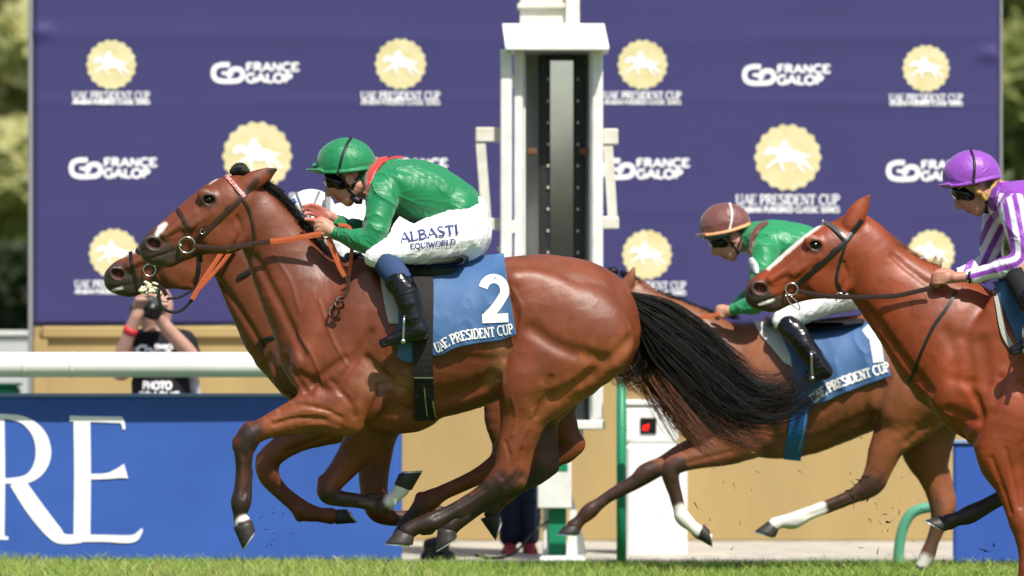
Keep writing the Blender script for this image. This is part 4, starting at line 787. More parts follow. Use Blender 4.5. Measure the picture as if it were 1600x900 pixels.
# tail
S = flow(pl, [(985, 456), (1040, 474), (1095, 512), (1140, 556), (1175, 596), (1215, 606), (1266, 586)], [(1001, 512), (1030, 560), (1066, 597), (1105, 632), (1148, 656), (1195, 660), (1262, 612)], 2300, 0, .14, 20, 18, .42, 1, locks=40)
S += flow(pl, [(996, 480), (1050, 505), (1090, 560), (1120, 610), (1150, 650), (1190, 672), (1222, 668)], [(998, 518), (1018, 565), (1052, 602), (1092, 645), (1130, 676), (1168, 690), (1205, 688)], 420, .01, .14, 22, 16, .75, 2, locks=34)
S += flow(pl, [(990, 500), (998, 545), (990, 570), (975, 585)], [(1000, 520), (1020, 570), (1010, 590), (965, 600)], 260, .02, .06, 8, 10, .5, 3)
S += flow(pl, [(985, 458), (1010, 465), (1050, 500), (1080, 540)], [(1002, 514), (1018, 540), (1042, 570), (1062, 588)], 1000, 0, .09, 4, 9, .3, 4)
hair('tail', M_hairk, h0, S, .0013, .0004)
# ---- tack of the leading horse
yf0 = lambda a, b: V0.surf(a, b)
def straps(name, parent, pl, yf, lst, m, th=.004):
    mb = MB()
    for pts, w_ in lst: ribbon(mb, pl, pts, w_, yf, th)
    return mb.build(name, m, parent, False)
br = straps('bridle', h0, pl, yf0, [([(404, 280), (396, 289), (380, 307), (363, 325), (337, 349), (317, 367), (304, 377)], 7.5), ([(277, 326), (289, 344), (301, 364)], 6.5), ([(381, 311), (391, 328), (397, 352), (399, 374), (394, 392)], 4.5), ([(318, 362), (327, 356)], 9), ([(356, 328), (365, 322)], 9)], M_lea, .005)
straps('browband', br, pl, lambda a, b: V0.surf(a, b)-.004, [([(352, 273), (362, 283), (374, 297), (384, 308)], 6)], mat('beaded_band', (.5, .42, .40), .35, .6, base2=(.45, .05, .05), vscale=70), .005)
yb = float(V0.surf(np.array([293.]), np.array([384.]))[0])
ring('bit_ring', br, np.array([pl.x(293), yb-.014, pl.z(383)]), 12.5/pl.s, .0042, M_stl, (0, 1, .12)); ball('bit_joint', np.array([pl.x(283), yb-.014, pl.z(384)]), .009, M_stl, br)
for (a, b) in ((318, 362), (358, 388)): ring('buckle', br, np.array([pl.x(a), float(V0.surf(np.array([a]), np.array([b]))[0])-.009, pl.z(b)]), .011, .0022, M_stl)
straps('bit_strap', br, pl, yf0, [([(304, 395), (312, 400), (313, 410)], 7)], M_blk)
HANDY = -.17
def lin(x0, y0, x1, y1): return lambda a, b: y0+(np.asarray(a, float)-x0)/(x1-x0)*(y1-y0)
yr = lin(303, yb-.012, 500, HANDY)
rn = straps('rein', h0, pl, yr, [([(302, 384), (330, 387), (360, 387), (400, 381), (424, 378)], 7.5)], M_lea, .004)
straps('rubber_grip', rn, pl, yr, [([(424, 378), (450, 375), (475, 371), (503, 366)], 9)], M_org, .006)
straps('rubber_grip', rn, pl, flat(-.16), [([(514, 371), (522, 390), (532, 415), (541, 432)], 9.5), ([(530, 352), (545, 355), (551, 366), (551, 392), (546, 432)], 6)], M_org, .005)
yk = lambda a, b: np.minimum(V0.surf(a, b)-.02, -.15)
straps('rein_end', rn, pl, flat(-.198), [([(542, 432), (545, 448), (538, 466)], 4), ([(547, 430), (547, 450), (540, 466)], 3)], M_lea, .003)
mb = MB()
for P in ([(538, 464), (530, 466), (525, 474), (530, 482), (538, 480), (537, 472), (526, 470)], [(527, 478), (518, 482), (517, 492), (526, 496), (532, 488), (527, 478)]): mb.tube([pl.p(a, b, -.20-.002*i) for i, (a, b) in enumerate(spline(np.array(P, float), 6))], .0055, 8)
mb.build('rein_knot', M_lea, rn, True)
# saddle, girth, cloth
sd = Vol(pl, 575, 745, 385, 445, -.24, .24, .005); sd.chain([(588, 402, 9, 9), (620, 410, 9, 11), (670, 412, 9, 12), (715, 408, 10, 10), (728, 403, 8, 8)], k=.02); sd.ell(650, 424, -.16, 62, .04, 16, 0, .03).ell(650, 424, .16, 62, .04, 16, 0, .03); Vs, Fs = sd.mesh(); obj('saddle', Vs, Fs, M_blk, h0)
cloth(pl, V0, [[(596, 425), (604, 424), (614, 424), (630, 424)], [(596, 440), (606, 446), (618, 448), (640, 448)], [(603, 480), (612, 484), (622, 484), (640, 484)], [(609, 506), (614, 506), (620, 506), (640, 506)]], 14, 20, 'saddle_pad', h0, M_pad, .012, 10, .002)
c0, cy0 = cloth(pl, V0, [[(612, 410), (660, 405), (720, 402), (787, 396)], [(620, 440), (660, 440), (730, 438), (791, 425)], [(624, 500), (660, 505), (730, 500), (799, 478)], [(622, 558), (640, 566), (668, 556), (690, 555), (712, 544), (748, 536), (780, 532), (807, 523)]], 110, 80, 'saddle_cloth', h0, M_clo, .012, 26, .012, 3)
textpart('2', pl, [(752, 504), (775, 503), (796, 502)], 71, cy0, c0, M_print, 'number', False, .20, .165, .0032, 0)
textpart('UAE PRESIDENT CUP', pl, [(683, 551), (694, 547), (706, 539), (730, 531), (765, 527), (803, 521)], 15.5, cy0, c0, M_print, 'lettering', True, .16, .08, .0032)
gy = lambda a, b: np.minimum(V0.surf(a, b, blur=6), cy0(a, b)-.004) if False else V0.surf(a, b, blur=8)-.026
straps('girth', h0, pl, gy, [([(662, 418), (663, 470), (662, 540), (663, 600), (665, 657)], 31)], mat('girth_web', (.014, .012, .012), .75, .3, bump=.2, bscale=150), .006)
straps('girth_buckle', h0, pl, lambda a, b: gy(a, b)-.009, [([(648, 590), (664, 590), (678, 590)], 2), ([(677, 626), (679, 640), (681, 652)], 2.5), ([(664, 606), (666, 630), (668, 650)], 2)], mat('dull_metal', (.4, .4, .38), .4, metal=.8), .003)

# ================================================= the second horse, mostly behind the leading one
pl = PW_ = Plane(0.92)
h1 = root('horse', (float(pl.x(620)), pl.y, 0), 'brown bay racehorse half hidden behind horse number 2, white tongue strap in its mouth', 'horse')
v = V1 = Vol(pl, 155, 1010, 300, 870, -.40, .40, .0075)
v.chain([(505, 550, 92, .62), (560, 538, 122, .58), (640, 532, 122, .70), (700, 526, 116, .76), (760, 517, 108, .80), (810, 508, 104, .84), (850, 504, 103, .86), (885, 512, 92, .92)], k=.04)
v.chain([(335, 376, 42, .62), (370, 402, 47, .58), (400, 438, 57, .56), (430, 472, 72, .56), (465, 510, 88, .58)], k=.05)
T1, k1 = affine((327, 312), (240, 380), (272, 371), (184, 427)); hy1 = head(v, k1, T1, (327, 312), (240, 380))
v.chain([(520, 650, 44, .6, -.14), (505, 662, 34, .65, -.15), (470, 679, 26, .75, -.15), (440, 700, 19.5, .9, -.15), (421, 718, 18, .95, -.15), (420, 738, 17, 1, -.15), (434, 760, 13, .85, -.15), (460, 785, 12, .85, -.15), (477, 797, 15, .9, -.15), (500, 803, 11.5, .95, -.15), (518, 805, 13, .95, -.15)], k=.02)
v.chain([(592, 640, 44, .7, .12), (588, 690, 29, .75, .15), (583, 740, 24, .8, .15), (584, 775, 21, .95, .15), (590, 798, 19, 1, .15), (608, 810, 13, .85, .15), (640, 811, 12, .85, .15), (660, 806, 14, .9, .15), (680, 800, 11, 1, .15)], k=.02)
v.chain([(850, 540, 80, .6, -.10), (815, 590, 56, .6, -.13), (792, 650, 35, .7, -.15), (794, 690, 25, .75, -.15), (786, 720, 22, .75, -.15), (757, 738, 15, .8, -.15), (725, 754, 12.5, .85, -.15), (690, 770, 12.5, .85, -.15), (668, 784, 17, .9, -.15), (648, 804, 12.5, .95, -.15), (634, 822, 13, .95, -.15)], k=.025)
v.chain([(850, 540, 80, .6, .10), (860, 590, 56, .6, .13), (868, 640, 32, .7, .15), (882, 675, 22, .7, .15), (892, 697, 17, .8, .15), (862, 722, 14, .8, .15), (820, 752, 12, .85, .15), (788, 777, 12.5, .85, .15), (773, 790, 14, .9, .15), (768, 803, 12, .95, .15)], k=.025)
v.chain([(876, 640, 14, .6, .15), (898, 680, 9, .8, .15), (906, 698, 9, .9, .15), (885, 716, 9, .9, .15)], k=.015)
v.ell(470, 560, -.13, 44, .07, 60, 20, .05, sym=True); v.ell(885, 510, -.2, 50, .08, 60, 30, .05, sym=True)
v.vein([(330, 432), (350, 450), (385, 500), (410, 540)], 3, .03, -.2, True); v.vein([(425, 560), (440, 600), (470, 625)], 3, .03, -.3, True)
v.chain([(409, 714, 8, .95, -.15), (409, 732, 8, .95, -.15)], k=.008); v.chain([(452, 768, 5, 1, -.15), (478, 787, 6, 1, -.15)], k=.006); v.chain([(430, 722, 9, 1, -.15), (428, 740, 7, 1, -.15)], k=.01); v.chain([(470, 806, 8, .9, -.15)], k=.01); v.chain([(658, 776, 9, .9, -.15), (655, 790, 8, .9, -.15)], k=.01)
for pts in ([(445, 685), (475, 676), (510, 668)], [(450, 705), (480, 694), (510, 682)]): v.vein(pts, 2.4, .016, -.2, True)
v.vein([(436, 752), (455, 774), (470, 788)], 1.8, .012, -.2, True)
mk = [((.23, .068, .02), [(440, 700, 20), (520, 665, 24), (590, 700, 24)], 40), (MUZ, [T1(p) for p in ((232, 391, 30), (262, 402, 22), (285, 400, 12))], 24), ((.10, .018, .014), [(185, 429, 6)], 5), (WHT, [T1(p) for p in ((243, 352, 2), (262, 340, 5))], 6), ((.05, .02, .012), [(773, 795, 20)], 16), (WHT, [T1(p) for p in ((236, 409, 1.5), (250, 404, 1.5))], 3),
      (POINT, [(662, 790, 2), (630, 815, 16)], 20)]
mesh_horse(h1, v, COATS['bay2'], mk)
e = T1((327, 313)); [ball('eye', pl.p(e[0], e[1], dy*(hy1-.014)), .0205, M_eye, h1) for dy in (-1, 1)]
hoof(h1, pl, (525, 818), (528, 793), (557, 817), (542, 793), -.15); hoof(h1, pl, (678, 812), (683, 790), (705, 815), (696, 792), .15); hoof(h1, pl, (622, 820), (642, 830), (606, 843), (640, 846), -.15); hoof(h1, pl, (750, 812), (782, 803), (772, 846), (785, 812), .15)
yf1 = lambda a, b: V1.surf(a, b); b1 = straps('bridle', h1, pl, yf1, [([(204, 393), (207, 412), (213, 436), (220, 458)], 6), ([(213, 390), (222, 396), (232, 400)], 5), ([(238, 428), (247, 443), (252, 452)], 8), ([(312, 400), (311, 425), (306, 443)], 7), ([(240, 424), (256, 412), (290, 395)], 5)], M_blk)
y1b = float(V1.surf(np.array([235.]), np.array([422.]))[0]); ring('bit_ring', b1, np.array([pl.x(235), y1b-.014, pl.z(422)]), 9.5/pl.s, .004, M_stl); ring('bit_ring', b1, np.array([pl.x(259), y1b-.02, pl.z(465)]), 7/pl.s, .0025, M_stl)
r1 = straps('rein', h1, pl, flat(pl.y-.10), [([(250, 452), (250, 468), (258, 483), (274, 488), (288, 483), (303, 467)], 5), ([(262, 467), (281, 465), (298, 456), (314, 445)], 4), ([(248, 446), (256, 452), (262, 462)], 7)], M_blk)
straps('rubber_grip', r1, pl, flat(pl.y-.11), [([(302, 468), (318, 440), (342, 404), (362, 374)], 7.5), ([(312, 452), (326, 437), (343, 418), (372, 380)], 6)], M_org, .006)
tt_ = Vol(pl, 212, 256, 432, 470, -.11, .02, .003); g = np.random.default_rng(4)
for i in range(22): tt_.ell(222+i*1.2+g.normal(), 452+g.normal()*4.5, -.07+.012*g.normal(), 6, .009, 2.2, g.uniform(-70, 70), .004)
Vt, Ft = tt_.mesh(0); obj('tongue_strap', Vt, Ft, mat('cream_cloth', (.66, .62, .45), .8, .2, vary=.1, vscale=40), h1)
bs_ = straps('breast_strap', h1, pl, lambda a, b: V1.surf(a, b, blur=4)-.004, [([(404, 540), (408, 534), (420, 529), (436, 524)], 6), ([(410, 536), (410, 546), (412, 552)], 5)], M_blk); straps('neck_strap', h1, pl, lambda a, b: V1.surf(a, b, blur=4)-.004, [([(372, 434), (385, 427), (396, 420)], 7)], M_blk)
S = flow(pl, [(950, 440), (985, 470), (1010, 540), (1040, 600), (1080, 650), (1110, 690)], [(960, 500), (985, 560), (1010, 610), (1050, 660), (1090, 700), (1130, 720)], 420, 0, .08, 16, 12, .4, 5)
S += flow(pl, [(955, 480), (940, 560), (945, 590), (960, 600)], [(970, 520), (990, 590), (1010, 600), (1030, 640)], 160, 0, .05, 8, 9, .3, 6)
hair('tail', M_hairb, h1, S, .0019, .0005)

# ================================================= third horse (number 1), further from the camera
pl = P3 = Plane(3.56)
h2 = root('horse', (float(pl.x(1250)), pl.y, 0), 'bay racehorse with white number 1 on its blue cloth and a bright blue girth', 'horse')
v = V2 = Vol(pl, 840, 1530, 405, 905, -.42, .42, .008)
v.chain([(1132, 635, 76, .64), (1180, 612, 102, .58), (1230, 609, 107, .70), (1290, 597, 99, .76), (1345, 583, 91, .80), (1400, 572, 86, .86), (1445, 574, 86, .9), (1472, 585, 74, .95)], k=.04)
v.chain([(988, 475, 40, .62), (1015, 500, 46, .58), (1060, 530, 58, .55), (1105, 570, 76, .56), (1140, 600, 86, .6)], k=.05)
T2, k2 = affine((327, 312), (240, 380), (940, 510), (866, 566)); hy2 = head(v, k2, T2, (327, 312), (240, 380)); v.chain([(970, 455, 12, .8, -.05), (982, 440, 10, .6, -.06), (991, 418, 2, 1, -.06)], k=.012, sym=True)
v.chain([(1140, 670, 42, .6, .12), (1110, 697, 27, .7, .14), (1070, 712, 20, .8, .14), (1038, 727, 15, .9, .14), (1012, 740, 15.5, .95, .14), (992, 755, 12, .9, .14), (955, 775, 9.5, .85, .14), (935, 789, 10, .85, .14), (921, 800, 12.5, .9, .14), (907, 814, 9, .95, .14), (897, 824, 11.5, .95, .14)], k=.02)
v.chain([(1165, 670, 44, .6, -.14), (1145, 695, 29, .65, -.14), (1108, 709, 20.5, .8, -.14), (1075, 718, 16, .9, -.14), (1050, 728, 15, .95, -.14), (1047, 745, 13, 1, -.14), (1054, 770, 10, .85, -.14), (1061, 795, 10, .85, -.14), (1066, 808, 12.5, .9, -.14), (1080, 821, 9, .95, -.14), (1091, 830, 11, .95, -.14)], k=.02)
v.chain([(1440, 595, 72, .6, -.10), (1418, 640, 52, .58, -.13), (1393, 680, 32, .66, -.14), (1378, 707, 24, .72, -.14), (1368, 735, 19, .74, -.14), (1358, 755, 18, .72, -.14), (1336, 771, 12.5, .8, -.14), (1300, 787, 10.5, .85, -.14), (1262, 801, 10.5, .85, -.14), (1238, 812, 13, .9, -.14), (1220, 814, 9.5, .95, -.14), (1208, 818, 11, .95, -.14)], k=.022)
v.chain([(1398, 700, 10, .6, -.14), (1382, 740, 7, .8, -.14), (1370, 760, 8, .9, -.14), (1345, 775, 6, .9, -.14)], k=.015)
v.chain([(1450, 600, 72, .6, .10), (1450, 655, 52, .6, .13), (1450, 705, 38, .7, .14), (1458, 738, 25, .75, .14), (1467, 768, 19, .8, .14), (1474, 795, 19, .8, .14), (1470, 818, 13, .85, .14), (1460, 846, 10.5, .9, .14), (1452, 868, 12.5, .9, .14), (1443, 884, 10, 1, .14)], k=.022); v.chain([(1478, 740, 9, .8, .14), (1490, 785, 7, .9, .14), (1483, 805, 7, .9, .14)], k=.015)
v.ell(1150, 650, -.15, 30, .06, 55, 20, .04, sym=True); v.ell(1170, 690, -.12, 26, .05, 26, 0, .03, sym=True); v.ell(1440, 600, -.2, 60, .08, 55, 30, .05, sym=True); v.ell(1400, 620, -.2, 45, .06, 44, -25, .04, sym=True)
v.vein([(1380, 590), (1368, 630), (1365, 665)], 5, .035, -.4, True); v.vein([(1470, 640), (1440, 665), (1415, 690)], 3, .035, -.5, True); v.vein([(1270, 690), (1310, 670), (1350, 650)], 3, .04, -.6, True)
v.vein([(1340, 772), (1300, 790), (1255, 806)], 1.6, .012, -.2, True); v.vein([(1140, 705), (1100, 715), (1075, 722)], 2, .015, -.2, True)
PT2 = (.045, .02, .013)
mk = [((.26, .08, .027), [(1400, 670, 26), (1450, 640, 30)], 50), (PT2, [(1015, 740, 20), (960, 772, 16), (915, 803, 18), (895, 822, 16)], 22), (PT2, [(1052, 730, 19), (1058, 780, 16)], 20, -9, 0), (PT2, [(1362, 757, 18), (1310, 785, 16), (1270, 800, 14)], 20, -9, 0), (WHT, [(1062, 800, 13), (1068, 808, 14), (1084, 822, 12), (1090, 828, 10)], 7, -9, 0), (WHT, [(1276, 795, 14), (1240, 812, 18), (1212, 818, 12)], 7, -9, 0), (WHT, [(1448, 878, 15), (1440, 895, 18)], 7, 0, 9), ((.10, .05, .03), [(1467, 790, 12), (1455, 860, 14)], 18, 0, 9), (MUZ, [T2(p) for p in ((232, 391, 30), (262, 402, 22))], 24), ((.30, .09, .03), [(1180, 705, 8)], 14)]
mesh_horse(h2, v, COATS['bay3'], mk, muscle=.002)
e = T2((327, 313)); [ball('eye', pl.p(e[0], e[1], dy*(hy2-.014)), .02, M_eye, h2) for dy in (-1, 1)]
hoof(h2, pl, (882, 822), (909, 824), (869, 835), (909, 836), .14); hoof(h2, pl, (1087, 840), (1099, 816), (1110, 854), (1108, 826), -.14); hoof(h2, pl, (1200, 812), (1216, 828), (1176, 828), (1212, 839), -.14); hoof(h2, pl, (1432, 884), (1454, 888), (1424, 897), (1450, 898), .14)
mane(pl, [(968, 428), (990, 438), (1015, 455), (1050, 466), (1105, 488), (1150, 497)], 900, 9, 'mane', h2, M_hairk, wid=.015, seed=4); ball('forelock_bun', pl.p(957, 424), .026, M_hairk, h2, (1.2, 1, .9))
hair('tail', M_hairk, h2, flow(pl, [(1530, 540), (1570, 560), (1640, 620), (1700, 650)], [(1535, 580), (1560, 620), (1620, 670), (1690, 690)], 300, 0, .08, 10, 10, .4, 8), .0025, .0008)
pd = cloth(pl, V2, [[(1176, 500), (1192, 503), (1208, 506), (1225, 510)], [(1186, 522), (1205, 524), (1222, 526), (1240, 528)], [(1205, 545), (1220, 546), (1235, 548), (1255, 550)], [(1222, 566), (1230, 570), (1238, 576), (1256, 576)]], 12, 16, 'saddle_pad', h2, mat('white_felt', (.62, .60, .55), .9, .1, bump=.3, bscale=90), .014, 10, .003)
c2, cy2 = cloth(pl, V2, [[(1212, 508), (1270, 516), (1310, 508), (1357, 501)], [(1232, 555), (1280, 560), (1330, 545), (1370, 532)], [(1238, 600), (1285, 595), (1335, 575), (1380, 560)], [(1240, 626), (1256, 632), (1280, 629), (1320, 612), (1388, 587)]], 80, 50, 'saddle_cloth', h2, M_clo, .014, 20, .014, 6)
textpart('1', pl, [(1352, 568), (1366, 566), (1380, 564)], 56, cy2, c2, M_print, 'number', False, .3, .26, .004, 0); textpart('UAE PRESIDENT CUP', pl, [(1268, 629), (1300, 609), (1340, 594), (1387, 579)], 15, cy2, c2, M_print, 'lettering', True, .22, .12, .004)
gy2 = lambda a, b: V2.surf(a, b, blur=8)-.010
straps('girth', h2, pl, gy2, [([(1250, 620), (1246, 650), (1240, 690), (1237, 719)], 27)], mat('blue_web', (.02, .13, .42), .6, .3, bump=.2, bscale=100), .006); straps('girth_buckle', h2, pl, lambda a, b: gy2(a, b)-.008, [([(1257, 640), (1253, 670), (1247, 705)], 3), ([(1238, 640), (1258, 641)], 3)], mat('bright_web', (.10, .30, .60), .6), .003)
straps('rein', h2, pl, flat(pl.y-.18), [([(1035, 503), (1080, 497), (1122, 490)], 4), ([(1085, 499), (1105, 496), (1124, 492)], 3)], M_org, .004)
sd = Vol(pl, 1190, 1360, 480, 540, -.24, .24, .007); sd.chain([(1200, 502, 8, 8), (1240, 507, 8, 10), (1290, 508, 8, 11), (1345, 503, 7, 8)], k=.02); Vs, Fs = sd.mesh(); obj('saddle', Vs, Fs, M_blk, h2)

# ================================================= chestnut horse at the right edge
pl = P4 = Plane(0.92)
h3 = root('horse', (float(pl.x(1720)), pl.y, 0), 'bright chestnut racehorse with a white blaze, cut by the right edge of the picture', 'horse')
v = V3 = Vol(pl, 1155, 2110, 295, 935, -.42, .42, .0072)
v.chain([(1546, 598, 95, .66), (1620, 570, 130, .58), (1690, 566, 130, .70), (1770, 560, 122, .76), (1830, 548, 112, .82), (1890, 540, 106, .86), (1940, 545, 100, .9), (1962, 560, 80, .96)], k=.04)
v.chain([(1337, 372, 40, .62), (1352, 398, 50, .60), (1372, 428, 56, .56), (1404, 460, 65, .56), (1448, 497, 82, .57), (1500, 545, 104, .60)], k=.05)
T3, k3 = affine((327, 312), (240, 380), (1272, 383), (1186, 450)); hy3 = head(v, k3, T3, (327, 312), (240, 380))
ears(v, ident, [(1330, 352, 15, .8), (1337, 338, 15, .6), (1346, 322, 12, .5), (1354, 311, 6, .5), (1358, 305, 1.5, 1)], .05)
v.chain([(1575, 650, 62, .6, -.13), (1563, 690, 46, .62, -.15), (1563, 722, 35, .7, -.15), (1574, 755, 24.5, .8, -.15), (1584, 790, 19, .9, -.15), (1591, 815, 18.5, .95, -.15), (1595, 832, 15, .95, -.15), (1599, 862, 12, .85, -.15), (1602, 888, 14.5, .9, -.15), (1596, 904, 11, .95, -.15), (1591, 914, 13, .95, -.15)], k=.022)
v.chain([(1610, 650, 60, .6, .13), (1625, 700, 38, .65, .15), (1640, 750, 24, .8, .15), (1650, 800, 19, .95, .15), (1660, 830, 13, .85, .15), (1690, 870, 13, .9, .15), (1700, 890, 14, .9, .15), (1715, 900, 12, .95, .15)], k=.02)
v.chain([(1920, 600, 84, .6, .10), (1850, 650, 62, .58, .13), (1780, 690, 36, .66, .15), (1730, 710, 27, .72, .15), (1690, 724, 22, .74, .15), (1650, 742, 14, .8, .15), (1600, 764, 12, .85, .15), (1550, 789, 12, .85, .15), (1519, 805, 14.5, .9, .15), (1499, 812, 11, .95, .15), (1486, 817, 12.5, .95, .15)], k=.025)
v.chain([(1940, 600, 84, .6, -.10), (1945, 670, 60, .58, -.13), (1960, 730, 34, .66, -.15), (1985, 775, 24, .72, -.15), (2003, 800, 19, .74, -.15), (1995, 840, 13, .8, -.15), (1985, 880, 14, .9, -.15), (1972, 905, 12, .95, -.15)], k=.025)
v.ell(1500, 590, -.12, 48, .07, 66, 25, .05, sym=True); v.ell(1570, 630, -.17, 40, .06, 62, -15, .03, sym=True); v.ell(1535, 660, -.10, 30, .06, 40, 10, .03, sym=True); v.ell(1545, 520, -.17, 26, .035, 84, 22, .05, sym=True); v.ell(1930, 560, -.2, 76, .085, 62, 35, .05, sym=True)
v.vein([(1345, 475), (1375, 510), (1410, 560), (1450, 610)], 3.5, .035, -.3, True); v.vein([(1480, 640), (1520, 655), (1545, 640), (1560, 590)], 3.5, .03, -.4, True); v.vein([(1590, 600), (1612, 640), (1600, 690)], 4, .03, -.4, True); v.vein([(1515, 690), (1530, 650), (1510, 600)], 3, .03, -.4, True)
for i in range(3): v.vein([(1476+i*26, 520+i*8), (1488+i*24, 552+i*8), (1486+i*26, 590+i*4)], 3, .06, -1.4, True)
v.vein([(1395, 400), (1430, 430), (1470, 455)], 3, .03, -.5, True); v.vein([(1545, 715), (1562, 760), (1575, 800)], 2.6, .016, -.2, True); v.vein([(1566, 700), (1578, 745), (1588, 790)], 2.2, .016, -.2, True)
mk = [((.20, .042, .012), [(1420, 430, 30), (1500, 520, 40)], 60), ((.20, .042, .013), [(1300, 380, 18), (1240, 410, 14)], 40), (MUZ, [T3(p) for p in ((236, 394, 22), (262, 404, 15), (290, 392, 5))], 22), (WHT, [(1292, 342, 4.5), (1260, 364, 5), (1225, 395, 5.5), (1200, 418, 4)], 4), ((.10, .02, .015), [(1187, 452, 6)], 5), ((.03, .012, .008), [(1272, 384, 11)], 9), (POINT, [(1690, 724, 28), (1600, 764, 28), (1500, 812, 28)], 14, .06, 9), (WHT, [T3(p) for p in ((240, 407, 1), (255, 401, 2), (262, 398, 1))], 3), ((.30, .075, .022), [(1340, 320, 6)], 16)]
mesh_horse(h3, v, COATS['chest'], mk)
for dy in (-1, 1): ball('eye', pl.p(1272, 384, dy*(hy3-.020)), .0195, M_eye, h3, (1.15, .8, .9))
hoof(h3, pl, (1579, 912), (1604, 916), (1570, 929), (1602, 930), -.15); hoof(h3, pl, (1705, 908), (1722, 890), (1735, 925), (1742, 900), .15); hoof(h3, pl, (1474, 807), (1490, 829), (1447, 813), (1481, 833), .15); hoof(h3, pl, (1958, 905), (1980, 912), (1948, 929), (1978, 930), -.15)
mane(pl, [(1346, 342), (1368, 356), (1394, 377), (1432, 403), (1460, 420), (1500, 436), (1540, 440)], 900, 11, 'mane', h3, M_hairc, wid=.012, seed=5)
S = flow(pl, [(1440, 425), (1450, 412), (1462, 395)], [(1470, 430), (1472, 418), (1475, 400)], 60, 0, .03, 4, 7, .5, 10); hair('mane_tuft', M_hairc, h3, S, .0013, .0004)
hair('tail', M_hairc, h3, flow(pl, [(2030, 500), (2090, 520), (2170, 600), (2250, 640)], [(2035, 545), (2080, 600), (2160, 660), (2240, 690)], 400, 0, .08, 10, 10, .4, 8), .0025, .0008)
yf3 = lambda a, b: V3.surf(a, b)
b3 = straps('bridle', h3, pl, yf3, [([(1346, 344), (1338, 354), (1320, 377), (1296, 400), (1270, 423), (1244, 446)], 7.5), ([(1320, 381), (1312, 407), (1306, 436), (1314, 455), (1320, 466)], 4.5), ([(1272, 420), (1280, 413)], 9), ([(1298, 397), (1306, 389)], 9)], M_blk, .005)
straps('browband', b3, pl, lambda a, b: V3.surf(a, b)-.004, [([(1284, 346), (1296, 351), (1310, 363), (1322, 376)], 6.5)], mat('grey_leather', (.07, .07, .075), .3, .6), .006)
y3b = float(V3.surf(np.array([1237.]), np.array([452.]))[0]); ring('bit_ring', b3, np.array([pl.x(1236), y3b-.014, pl.z(452)]), 9.5/pl.s, .004, M_stl); mb = MB(); mb.tube([pl.p(a, b, y3b-.016-pl.y) for a, b in spline(np.array([(1226, 460), (1234, 474), (1248, 484), (1246, 474), (1234, 462)], float), 5)], .0032, 8); mb.build('bit_cheek', M_stl, b3, True)
ring('rein_ring', b3, np.array([pl.x(1311), float(V3.surf(np.array([1311.]), np.array([464.]))[0])-.014, pl.z(465)]), 7/pl.s, .003, M_stl)
r3 = straps('rein', h3, pl, lin(1248, y3b-.012, 1452, pl.y-.17), [([(1246, 455), (1280, 461), (1311, 464), (1360, 464), (1400, 462), (1452, 450)], 7.5)], mat('dark_brown_leather', (.03, .014, .01), .4, .5), .004)
straps('neck_strap', h3, pl, lambda a, b: V3.surf(a, b, blur=4)-.004, [([(1492, 455), (1475, 482), (1455, 510), (1437, 549), (1424, 585), (1418, 598)], 4.5)], M_blk)
c3, cy3 = cloth(pl, V3, [[(1548, 440), (1600, 436), (1700, 438), (1760, 432)], [(1562, 480), (1620, 480), (1700, 476), (1768, 470)], [(1578, 520), (1640, 530), (1710, 520), (1776, 510)], [(1594, 552), (1650, 575), (1720, 560), (1784, 548)]], 60, 40, 'saddle_cloth', h3, M_clo, .016, 20, .010, 8)
straps('cloth_edge', h3, pl, lambda a, b: V3.surf(a, b, blur=10)-.006, [([(1552, 455), (1556, 480), (1560, 505), (1566, 525), (1578, 545)], 9)], M_pad)
straps('girth', h3, pl, lambda a, b: V3.surf(a, b, blur=8)-.03, [([(1662, 450), (1662, 560), (1664, 660), (1668, 700)], 33)], M_blk, .006)
# ------------------------------------------------------------------ people
M_skin = mat('skin', (.52, .27, .19), .5, .4, attr=True, vary=.06, vscale=40, bump=.08, bscale=160, sss=.06)
SKIN = (.50, .255, .175); LIP = (.36, .13, .10)
def silk(name, base=(.5, .5, .5), rough=.44, attr=False): return mat(name, base, rough, .42, attr=attr, vary=.05, vscale=12, bump=.12, bscale=40, bdetail=4, dist=.004, sheen=.25, crease=.42, cscale=9, stretch=(.7, 1, 1.3))
M_green = silk('green_silk', (.005, .195, .068)); M_whites = mat('white_breeches', (.78, .78, .79), .6, .3, bump=.15, bscale=40, dist=.005, crease=.35, cscale=8, stretch=(.6, 1, 1.6)); M_wsilk = silk('white_silk', (.76, .77, .80)); M_purple = silk('striped_silk', attr=True)
M_boot = mat('patent_boot', (.005, .005, .006), .16, .55, bump=.2, bscale=22, dist=.01, crease=.18, cscale=9); M_sock = mat('navy_gaiter', (.035, .065, .15), .8, .2, bump=.2, bscale=120); M_strap = mat('black_strap', (.012, .012, .014), .5, .4)
M_lens = mat('goggle_lens', (.004, .004, .005), .10, .4); M_collar = silk('red_silk', (.55, .035, .03))
def wrinkle(V, F, amp, f, dirs=(1, 0, 0), st=2.6, seed=0, sharp=4.0):
    """folds raised along the surface normal, drawn out along dirs"""
    N = vnormals(V, F); d = np.array(dirs, float); d /= np.linalg.norm(d); a = V@d; W = V + np.outer(a, d)*(1/st-1); W = W + .02*np.stack([noise(V+3, 14), noise(V+7, 14), noise(V+1, 14)], 1)
    n1 = 1-np.abs(noise(W+seed, f)-.5)*2; n2 = 1-np.abs(noise(W+seed+4, f*2.1)-.5)*2
    return V + N*(amp*(n1**sharp*1.15-.35) + amp*.5*(n2**sharp-.3))[:, None]
